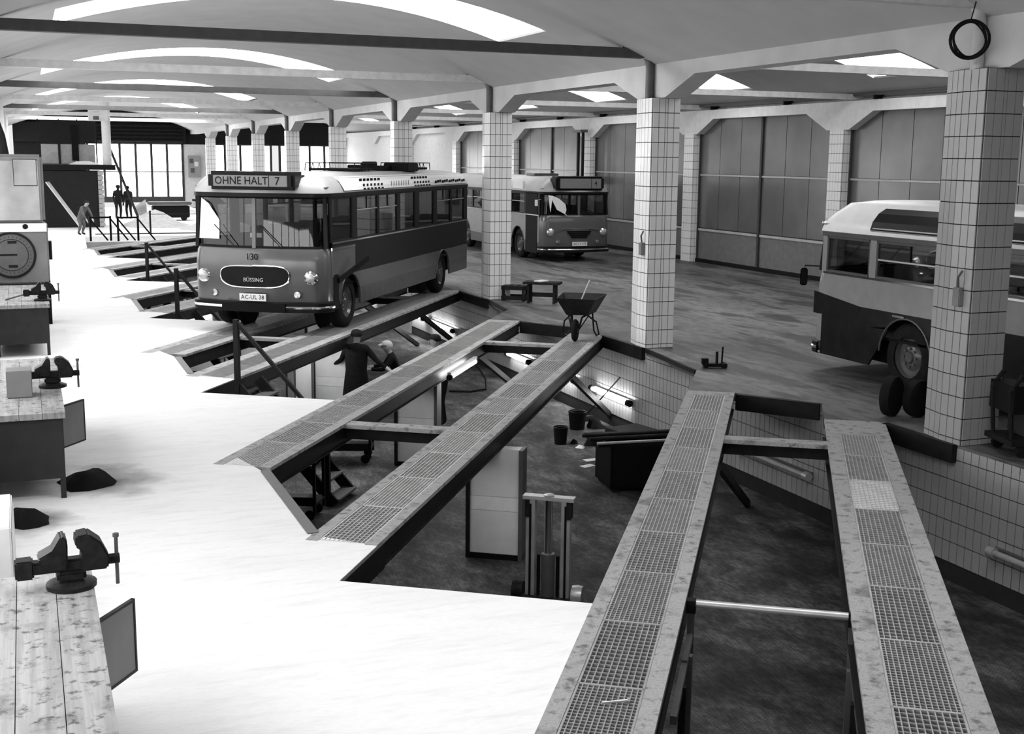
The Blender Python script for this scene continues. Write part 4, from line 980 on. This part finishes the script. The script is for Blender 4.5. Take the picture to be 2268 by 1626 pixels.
# ================================================================== workbenches on the window side
def bench(y0, y1, x0, x1, label, door=True, board='bench_wood'):
    t = thing('workbench', label, 'workbench', (x0, y0, 0), 0, 'workbenches along the windows')
    W, L, H = x1-x0, y1-y0, .85
    n = 4
    for i in range(n):
        a, b = W*i/n, W*(i+1)/n
        MB().box(a+.002, b-.002, 0, L, H-.06, H-random.uniform(0, .003)).build('plank', board, t)
    for x in (.05, W-.05):
        for y in (.06, L-.06): MB().box(x-.025, x+.025, y-.025, y+.025, 0, H-.06).build('leg', 'cabinet_dark', t)
    MB().box(.04, W-.04, .05, L-.05, .22, H-.07).build('cabinet_body', 'cabinet_dark', t)
    MB().box(.03, W-.03, .03, .05, .2, H-.06).build('end_panel', 'cabinet_grey' if False else 'cabinet_dark', t)
    for i in range(2):
        MB().box(W-.045, W-.03, .4+i*L/2, L/2+i*L/2-.08, .25, H-.1).build('drawer_front', 'cabinet_grey', t)
    if door:
        d = MB().box(0, .36, -.008, .008, .38, .80).build('open_door', 'cabinet_grey', t); d.location = (W-.02, door, 0); d.rotation_euler = (0, 0, .95)
        MB().box(.0, .37, -.012, .012, .375, .39).box(0, .37, -.012, .012, .79, .805).box(.355, .37, -.012, .012, .375, .805).build('door_edge', 'cabinet_dark', d)
    return t
bench(3.6, 7.32, -10.6, -9.78, 'pale scarred workbench in the near corner, a vice bolted to it', 2.95)
bench(12.1, 15.5, -10.6, -9.78, 'second workbench with open cabinet door, box and vice on top', .55)
bench(21.2, 24.5, -10.6, -9.74, 'third workbench, dark front, standing before the tall dial machine', 0)
def vice(loc, rz, label, s=1.0):
    t = thing('bench_vice', label, 'vice', loc, rz, 'vices on the workbenches'); t.scale = (s, s, s)
    MB().lathe([(0, 0), (.14, 0), (.14, .025), (.1, .04), (0, .04)], 20).build('swivel_base', 'cast_iron', t, smooth=True)
    MB().box(-.08, .08, -.06, .06, .04, .1).build('body', 'cast_iron', t, bevel=.015)
    MB().box(-.25, .16, -.045, .045, .1, .17).build('slide', 'cast_iron', t, bevel=.012); MB().box(-.3, -.2, -.055, .055, .08, .19).build('slide_end', 'cast_iron', t, bevel=.01)
    MB().extrude([(-.14, .12), (-.02, .12), (-.015, .26), (-.02, .31), (-.05, .32), (-.1, .24), (-.18, .2)], 'y', -.075, .075).build('fixed_jaw', 'cast_iron', t, bevel=.01)
    MB().extrude([(.05, .1), (.2, .1), (.21, .17), (.17, .26), (.1, .32), (.03, .31), (.025, .25), (.06, .22)], 'y', -.075, .075).build('moving_jaw', 'cast_iron', t, bevel=.01)
    MB().cyl((.18, 0, .135), (.27, 0, .135), .03, 14).build('screw_head', 'cast_iron', t, smooth=True)
    h = MB().cyl((.255, 0, -.02), (.255, 0, .27), .011, 10).build('handle', 'steel_mid', t, smooth=True)
    MB().lathe([(0, .26), (.018, .265), (.018, .285), (0, .29)], 10, 'z', (.255, 0, 0)).build('handle_knob', 'steel_mid', h)
    return t
vice((-9.9, 7.05, .85), .05, 'bench vice with round base on the nearest workbench', .98)
vice((-9.86, 13.5, .85), .02, 'bench vice on the second workbench beside a box', 1.0)
vice((-9.84, 21.75, .85), .02, 'bench vice on the third workbench below the dial machine', 1.0)
o = MB().box(-.12, .12, -.14, .14, 0, .27).build('parts_box', 'cabinet_grey', bevel=.006); o.location = (-10.18, 13.1, .852); tag(o, 'grey box standing on the second workbench', 'box')
o = MB().cyl((0, 0, 0), (.34, .03, .09), .014, 8).build('lever_bar', 'steel_mid'); o.location = (-10.42, 21.9, .865); tag(o, 'steel bar resting on the third workbench', 'bar')
for i, (x, y, r, lb) in enumerate(((-9.6, 12.6, .3, 'dark heap of rags beside the leg of the second workbench'), (-10.2, 11.4, .22, 'dark rag heap in front of the second workbench'))): rag((x, y, .001), lb, r, 'cloth_dark', 'rag_heap', .14)
# tall cabinet in the near corner by the wall
o = MB().box(-10.74, -10.24, 8.7, 9.6, 0, .75).build('wall_bench', 'wall_white', bevel=.01); o.name = 'low_locker'; tag(o, 'white low locker against the window wall between the first benches', 'locker')
MB().box(-10.238, -10.232, 8.75, 9.15, .05, .7).build('locker_door', 'wall_white', o); MB().box(-10.238, -10.232, 9.17, 9.55, .05, .7).build('locker_door', 'wall_white', o)

# dial machine
t = thing('test_console', 'tall grey test console with a large round dial, left of the floor', 'machine', (-10.7, 25.2, 0), 0)
W = 1.05
MB().box(.1, W-.02, .05, .7, 0, .8).build('pedestal', 'cabinet_dark', t); MB().box(W-.14, W-.0, .02, .3, .0, .85).build('pedestal_leg', 'black', t)
MB().box(0, W, 0, .75, .8, 1.95).build('lower_case', 'cabinet_grey', t, bevel=.03); MB().box(0, W-.03, 0, .7, 1.97, 3.26).build('upper_case', 'cabinet_grey', t, bevel=.05)
MB().box(.03, W-.12, -.012, 0, 2.02, 3.14).build('front_plate', 'cabinet_front', t)
MB().box(0, W-.02, -.03, .0, 1.8, 1.96).build('ledge', 'bus_white', t)
MB().lathe([(0, -.03), (.03, -.03), (.05, -.01), (.05, .05), (0, .05)], 14, 'y', (.65, -.03, 1.9)).build('knob', 'black', t, smooth=True)
d = MB().lathe([(0, -.02), (.44, -.02), (.44, .01), (0, .01)], 40, 'y', (.38, -.005, 1.36)).build('dial', 'steel_mid', t)
MB().tube([(.38+.42*math.cos(q), -.03, 1.36+.42*math.sin(q)) for q in [2*PI*i/40 for i in range(40)]], .022, 6, closed=True).build('dial_ring', 'steel_dark', d)
MB().tube([(.38+.3*math.cos(q), -.027, 1.36+.3*math.sin(q)) for q in [2*PI*i/40 for i in range(40)]], .006, 6, closed=True).build('dial_ring', 'steel_dark', d)
MB().box(.1, .48, -.035, -.025, 1.35, 1.38).build('pointer', 'black', d)
mb = MB()
for i in range(30):
    q = 2*PI*i/30; mb.bar((.38+.36*math.cos(q), -.026, 1.36+.36*math.sin(q)), (.38+.33*math.cos(q), -.026, 1.36+.33*math.sin(q)), .008, .006, up=(0, 1, 0))
mb.build('dial_ticks', 'ink', d)
for x, zz in ((.32, 1.58), (.32, 1.12)): MB().box(x, x+.16, -.03, -.02, zz, zz+.05).build('dial_plate', 'steel_dark', d)
nt_ = MB().box(.5, .9, -.022, -.013, 2.68, 3.16).build('notice', 'cabinet_front', t); MB().box(.49, .91, -.018, -.012, 2.665, 3.17).build('notice_frame', 'steel_dark', nt_)
MB().box(W, W+.06, .1, .4, 1.25, 1.6).build('switch_box', 'black', t); MB().tube([(.35, .35, 3.25), (.3, .4, 3.6), (.12, .5, 4.2), (.1, .6, 5.0)], .09, 10).build('duct', 'steel_dark', t, smooth=True)

# ================================================================== far end: booth, glazed gate foreground, building work
t = thing('booth', 'dark booth with a platform roof near the far gate', 'booth', (-9.3, 59.0, 0))
MB().box(0, 2.6, .2, 3.0, 0, 2.55).build('body', 'wall_dark', t); MB().box(-.1, 3.2, 0, 3.2, 2.6, 2.82).build('platform', 'black', t)
for i in range(3): MB().box(.1+i*.82, .1+i*.82+.74, 2.6, 2.66, 2.85, 3.75).build('screen_sheet', 'wall_grey', t)
for x in (.0, .92, 1.72, 2.55): MB().bar((x, 2.6, 2.8), (x, 2.6, 4.9), .06, .06).build('post', 'steel_dark', t)
MB().box(.1, 2.5, 2.55, 2.62, 3.8, 4.85).build('dark_sheet', 'wall_dark', t); MB().box(1.45, 1.75, 2.5, 2.62, 3.0, 4.6).build('opening', 'black', t)
mb = MB()
for i in range(12): mb.box(2.42, 2.66, .1, .2, .04+i*.21, .04+i*.21+.19)
mb.build('brick_pier', 'wall_grey', t)
rag((-7.35, 60.2, 2.822), 'pale sacks lying on the roof of the dark booth', .7, 'paper', 'sack', .16)
t = thing('ventilation_duct', 'white vertical duct rising from the booth roof', 'duct', (-6.35, 60.6, 2.82)); MB().cyl((0, 0, 0), (0, 0, 2.9), .2, 16).build('pipe', 'wall_white', t, smooth=True); MB().box(-.75, .1, -.2, .2, 2.0, 2.5).build('fan_box', 'wall_white', t); MB().box(-.55, -.3, -.22, -.19, 2.05, 2.4).build('grille', 'steel_mid', t)
t = thing('leaning_plank', 'long plank leaning against the dark booth', 'plank', (-8.0, 57.6, 0)); MB().bar((.3, 0, .02), (-1.05, 1.2, 2.05), .22, .05).build('board', 'wood_pale', t)
# ladder
t = thing('ladder', 'long ladder leaning diagonally before the bright far gate', 'ladder', (-4.75, 63.5, 0))
p0, p1 = Vector((0, 0, 0)), Vector((-1.45, -1.2, 3.85))
for s in (-1, 1): MB().bar(p0+Vector((.0, s*.2, 0)), p1+Vector((0, s*.2, 0)), .09, .05).build('rail', 'steel_dark', t)
for i in range(14):
    c = p0.lerp(p1, (i+.7)/14.5); MB().cyl(c+Vector((0, -.2, 0)), c+Vector((0, .2, 0)), .022, 6).build('rung', 'steel_dark', t)
# sand heaps
def heap(loc, rx, ry, h, label):
    mb = MB(); n = 24; mb.v.append((0, 0, h))
    for r_ in (.25, .5, .75, 1):
        for k in range(n):
            a = 2*PI*k/n; q = r_*random.uniform(.92, 1.08); mb.v.append((rx*q*math.cos(a), ry*q*math.sin(a), h*(1-r_)**1.2*random.uniform(.8, 1.15) if r_ < 1 else 0))
    for k in range(n):
        mb.f.append((0, 1+k, 1+(k+1) % n))
        for l in range(3): mb.f.append((1+l*n+k, 1+(l+1)*n+k, 1+(l+1)*n+(k+1) % n, 1+l*n+(k+1) % n))
    mb.f.append(tuple(range(1+3*n, 1+4*n))[::-1])
    o = mb.build('sand_heap', 'sand', smooth=True); o.location = loc; tag(o, label, 'sand heap', 'sand heaps by the far gate', 'thing')
heap((-4.3, 60.5, .001), 1.6, 2.6, .75, 'pale sand heap below the leaning ladder'); heap((-1.9, 57.0, .001), 1.7, 2.2, .6, 'pale sand heap near the ramp bus, behind a post')
# trestles (A frames)
def sawhorse(x, y, label):
    t = thing('trestle', label, 'trestle', (x, y, 0), .1, 'black trestles by the booth')
    for xx in (0, .75):
        MB().bar((xx, 0, 0), (xx, 0, .95), .07, .07).build('post', 'black', t); MB().bar((xx, .0, .85), (xx+.62, -.1, .02), .06, .06).build('stay', 'black', t)
    MB().bar((0, 0, .9), (.75, 0, .9), .05, .07).build('top_rail', 'black', t)
sawhorse(-7.75, 49.6, 'black trestle with sloping stays near the booth, nearer window wall'); sawhorse(-6.75, 49.4, 'black trestle with sloping stays, nearer the sand heap')
t = thing('rope_barrier', 'low wire barrier on thin posts around the last pit', 'barrier', (-7.4, 53.2, 0))
for x in (2.2, 4.6, 7.0): MB().bar((x, 0, 0), (x, 0, 1.0), .07, .07).build('post', 'steel_dark', t); 
MB().cyl((0, 0, .05), (7.2, 0, .05), .025, 6).build('wire', 'steel_dark', t); MB().cyl((2.2, 0, .85), (7.0, 0, .85), .012, 6).build('wire', 'steel_dark', t)
# site machinery behind the heaps
t = thing('conveyor', 'low dark loading conveyor with tilted pale hopper before the far gate', 'conveyor', (-3.4, 64.5, 0))
MB().box(-.6, 1.2, 0, 1.0, .15, .75).build('body', 'black', t, bevel=.04); MB().box(-.8, 1.3, -.1, 1.1, .8, .95).build('cover', 'steel_mid', t, bevel=.03)
MB().lathe([(.12, 0), (.5, .55), (.53, .56), (.14, .02)], 18, 'x', (-1.5, .3, .55)).build('hopper', 'cabinet_grey', t, smooth=True)
for x in (-.4, .9): MB().lathe([(0, -.05), (.16, -.05), (.16, .05), (0, .05)], 14, 'y', (x, 0, .16)).build('wheel', 'rubber', t)
t = thing('site_pump', 'dark pump on a stand right of the conveyor', 'pump', (-1.15, 63.0, 0)); MB().lathe([(.28, .0), (.2, .1), (.16, .9), (.34, 1.1), (.3, 1.35), (.05, 1.6), (0, 1.6)], 16).build('body', 'black', t, smooth=True); MB().bar((-1.1, 0, 1.1), (.2, 0, .95), .12, .1).build('spout', 'steel_dark', t)
t = thing('cable_drum', 'white frame with round openings beside the bus corner', 'frame', (-.9, 60.0, 0))
mb = MB(); 
for zz in (.6, 1.45):
    mb.tube([(.28*math.cos(q), 0, zz+.34*math.sin(q)) for q in [2*PI*i/20 for i in range(20)]], .1, 8, closed=True)
mb.build('ring', 'bus_white', t, smooth=True); MB().box(.2, .8, .1, .5, .1, 1.9).build('box', 'wall_grey', t); MB().bar((-.3, 0, 1.95), (.9, 0, 1.85), .12, .08).build('top_bar', 'steel_dark', t); MB().box(-.3, .3, -.1, .1, 0, .2).build('base', 'black', t)
t = thing('notice_board', 'pale notice board on the far wall right of the gate', 'board', (-.1, 81.9, 1.9)); MB().box(0, .8, 0, .06, 0, 1.4).build('board', 'wall_grey', t)
for i, (x, zz) in enumerate(((.1, .9), (.4, .7), (.15, .3))): MB().box(x, x+.25, -.01, 0, zz, zz+.3).build('sheet', 'paper' if i % 2 else 'steel_mid', t)

# ================================================================== people
def person(label, loc, rz, J, mats, k=1.0, name='person', headgear=None):
    """J: joint positions in metres (dict); skin-modifier body, one continuous mesh"""
    order = ['pelvis', 'waist', 'chest', 'neck', 'head_base', 'head', 'crown']
    V, E, R = [], [], []
    idx = {}
    def add(nm, p, r): idx[nm] = len(V); V.append(p); R.append(r)
    rad = dict(pelvis=.15, waist=.135, chest=.165, neck=.06, head_base=.07, head=.098, crown=.075, lsh=.085, rsh=.085, lel=.05, rel=.05, lwr=.034, rwr=.034, lha=.042, rha=.042,
               lhip=.1, rhip=.1, lkn=.068, rkn=.068, lan=.048, ran=.048, lto=.04, rto=.04)
    for nm in order: add(nm, J[nm], rad[nm])
    E += [(idx[a], idx[b]) for a, b in zip(order, order[1:])]
    for s in 'lr':
        for nm in ('sh', 'el', 'wr', 'ha', 'hip', 'kn', 'an', 'to'): add(s+nm, J[s+nm], rad[s+nm])
        E += [(idx['chest'], idx[s+'sh']), (idx[s+'sh'], idx[s+'el']), (idx[s+'el'], idx[s+'wr']), (idx[s+'wr'], idx[s+'ha']), (idx['pelvis'], idx[s+'hip']), (idx[s+'hip'], idx[s+'kn']), (idx[s+'kn'], idx[s+'an']), (idx[s+'an'], idx[s+'to'])]
        # fingers
        w0, h0 = Vector(J[s+'wr']), Vector(J[s+'ha']); d = (h0-w0).normalized(); sd = d.cross(Vector((0, 0, 1)) if abs(d.z) < .9 else Vector((1, 0, 0))).normalized(); nrm = sd.cross(d)
        for i, (off, ln) in enumerate(((-.03, .065), (-.01, .075), (.01, .072), (.03, .055))):
            p = h0+sd*off+d*.035; add(f'{s}f{i}a', tuple(p), .010); q = p+d*ln*.55; add(f'{s}f{i}b', tuple(q), .009); q2 = q+(d*.6+nrm*-.6)*ln*.5; add(f'{s}f{i}c', tuple(q2), .008)
            E += [(idx[s+'ha'], idx[f'{s}f{i}a']), (idx[f'{s}f{i}a'], idx[f'{s}f{i}b']), (idx[f'{s}f{i}b'], idx[f'{s}f{i}c'])]
        p = w0.lerp(h0, .5)+sd*-.045; add(s+'tha', tuple(p), .012); q = p+(d*.8-sd*.4)*.045; add(s+'thb', tuple(q), .010)
        E += [(idx[s+'wr'], idx[s+'tha']), (idx[s+'tha'], idx[s+'thb'])]
    me = bpy.data.meshes.new('body'); me.from_pydata([tuple(c*k for c in v) for v in V], E, []); o = bpy.data.objects.new('body', me); COL.objects.link(o)
    sm = o.modifiers.new('skin', 'SKIN')
    sv = me.skin_vertices[0].data
    for i, r in enumerate(R): sv[i].radius = (r*k, r*k*(1.0 if i > 2 else .8))
    sv[0].use_root = True
    ss = o.modifiers.new('sub', 'SUBSURF'); ss.levels = 2; ss.render_levels = 2
    bpy.context.view_layer.update()
    m2 = bpy.data.meshes.new_from_object(o.evaluated_get(bpy.context.evaluated_depsgraph_get())); bpy.data.objects.remove(o)
    m2.materials.clear()
    for m in mats: m2.materials.append(MATS[m])
    hc = Vector(J['head'])*k; nz = (Vector(J['neck'])*k).z
    hands = [Vector(J['lha'])*k, Vector(J['rha'])*k]; up = (Vector(J['crown'])-Vector(J['neck'])).normalized(); nk = Vector(J['neck'])*k
    for p in m2.polygons:
        c = p.center; p.use_smooth = True
        if (c-nk).dot(up) > .015 and (c-hc).length < .28*k: p.material_index = 1
        elif min((c-h).length for h in hands) < .11*k: p.material_index = 1
        elif c.z < .09*k and len(mats) > 2: p.material_index = 2
    t = link(name, m2); t.location = loc; t.rotation_euler = (0, 0, rz); tag(t, label, 'person')
    # face, ears, hair as children; the face looks along -y in the local frame unless J gives another heading
    hd = J.get('look', 0); Mh = Matrix.Translation(hc) @ Matrix.Rotation(hd, 4, 'Z')
    fm = MB()
    fm.add([(-.014, -.09, -.02), (.014, -.09, -.02), (0, -.122, -.02), (0, -.095, .035)], [(0, 1, 2), (0, 2, 3), (2, 1, 3), (0, 3, 1)])
    for s in (-1, 1): fm.lathe([(0, -.008), (.022, -.008), (.025, .008), (0, .008)], 8, 'x', (s*.098, 0, 0))
    f = MB(); f.v = [tuple(Mh @ (Vector(v)*k)) for v in fm.v]; f.f = fm.f; f.build('nose_and_ears', mats[1], t, smooth=True)
    em = MB()
    for s in (-1, 1): em.lathe([(0, -.004), (.013, -.004), (.013, .004), (0, .004)], 8, 'y', (s*.036, -.093, .018))
    em.box(-.026, .026, -.096, -.088, -.052, -.044)
    f = MB(); f.v = [tuple(Mh @ (Vector(v)*k)) for v in em.v]; f.f = em.f; f.build('eyes_and_mouth', 'hair', t)
    hm = MB(); n = 14
    for (r, z, yo) in ((.106, .01, .02), (.112, .05, .018), (.105, .09, .012), (.075, .125, .008), (.02, .14, .005)):
        for i in range(n):
            q = 2*PI*i/n; hm.v.append((r*math.cos(q), r*math.sin(q)*1.05+yo, z if (z > .02 or math.sin(q) > -.3) else .06))
    for l in range(4): hm.f += [(l*n+i, l*n+(i+1) % n, (l+1)*n+(i+1) % n, (l+1)*n+i) for i in range(n)]
    hm.f.append(tuple(range(4*n, 5*n)))
    if headgear: hm.add([(-.09, -.09, .055), (.09, -.09, .055), (.07, -.16, .045), (-.07, -.16, .045), (0, -.1, .085)], [(0, 1, 2, 3), (0, 3, 4), (3, 2, 4), (2, 1, 4)])
    f = MB(); f.v = [tuple(Mh @ (Vector(v)*k)) for v in hm.v]; f.f = hm.f
    f.build('cap' if headgear else 'hair', headgear or 'hair', t, smooth=True)
    return t
def pose(lean=0, crouch=0, la=None, ra=None, look=0, side=0):
    """standing figure facing -y; lean = forward tilt in radians, arms as (elbow, wrist) offsets from shoulder"""
    hz = .93-crouch
    c, s = math.cos(lean), math.sin(lean)
    up = lambda h, x=0, f=0: (x+side*h, -s*h-f*c, hz+c*h-f*s*.0)
    J = dict(pelvis=up(0), waist=up(.2), chest=up(.42), neck=up(.56), head_base=up(.62, 0, .02), head=up(.70, 0, .03), crown=up(.79, 0, .02), look=look)
    for sg, q, arm in ((1, 'l', la), (-1, 'r', ra)):
        sh = Vector(up(.47, sg*.19)); e, w = arm or ((sg*.06, .02, -.29), (sg*.05, -.08, -.54))
        J[q+'sh'] = tuple(sh); J[q+'el'] = tuple(sh+Vector(e)); J[q+'wr'] = tuple(sh+Vector(w)); dd = (Vector(w)-Vector(e)).normalized(); J[q+'ha'] = tuple(sh+Vector(w)+dd*.07)
        J[q+'hip'] = (sg*.1+0, 0.0, hz-.06); J[q+'kn'] = (sg*.12, -.05-crouch*.55, .49-crouch*.3); J[q+'an'] = (sg*.12, .02, .08); J[q+'to'] = (sg*.13, -.14, .035)
    return J
# standing workman seen from behind, coat, arms reaching out to both sides
J = pose(.12, 0, ((.1, -.1, -.22), (.28, -.28, -.36)), ((-.2, .06, -.22), (-.4, .1, -.36)), look=.3)
man1 = person('workman in a dark coat seen from behind, standing in the pit below the bus track', pt(15.75, -16.05, PITZ), PI-.35, J, ['cloth_dark', 'skin', 'black'], .99)
mb = MB(); n = 18
for (r, z, y) in ((.2, 1.4, .02-.06), (.215, 1.2, -.03), (.2, 1.0, 0), (.225, .8, .01), (.25, .6, .01), (.26, .5, .01)):
    for i in range(n): q = 2*PI*i/n; mb.v.append((r*1.0*math.cos(q), r*.72*math.sin(q)+y, z))
for l in range(5): mb.f += [(l*n+i, l*n+(i+1) % n, (l+1)*n+(i+1) % n, (l+1)*n+i) for i in range(n)]
mb.build('coat', 'cloth_dark', man1, smooth=True)
J = pose(.35, .34, ((.12, -.16, -.2), (-.02, -.42, -.22)), ((-.12, -.16, -.2), (.02, -.42, -.22)), look=.2)
person('crouching workman in a pale cap, arms reaching forward', pt(17.3, -15.7, PITZ), -PI/2-.3, J, ['cloth_dark', 'skin', 'black'], .97, headgear='cap_light')
J = pose(.2, 0, None, ((-.08, -.18, -.2), (-.02, -.42, -.2)), look=0)
person('workman half hidden by the middle track, dark trousers below the deck', pt(15.9, -14.4, PITZ), -PI/2-.2, J, ['cloth_dark', 'skin', 'black'], .98)
person('silhouetted worker before the far gate, nearer the booth', (-5.55, 66.6, 0), .4, pose(.05, 0), ['cloth_dark', 'hair', 'black'], 1.0, headgear='cloth_dark')  # far workers: skin slot takes the dark hair tone, painting the backlit silhouette
person('silhouetted worker before the far gate, beside the ladder', (-5.0, 66.9, 0), -.6, pose(.12, 0, ((.1, -.1, -.24), (.05, -.32, -.3)), None), ['cloth_dark', 'hair', 'black'], .97, headgear='cloth_dark')
J = pose(.6, .15, ((.05, -.15, -.26), (.0, -.25, -.48)), ((-.05, -.15, -.26), (0, -.25, -.48)))
person('bent figure in pale work clothes at the foot of the booth', (-7.95, 53.6, 0), .8, J, ['cloth_mid', 'skin', 'black'], .95)
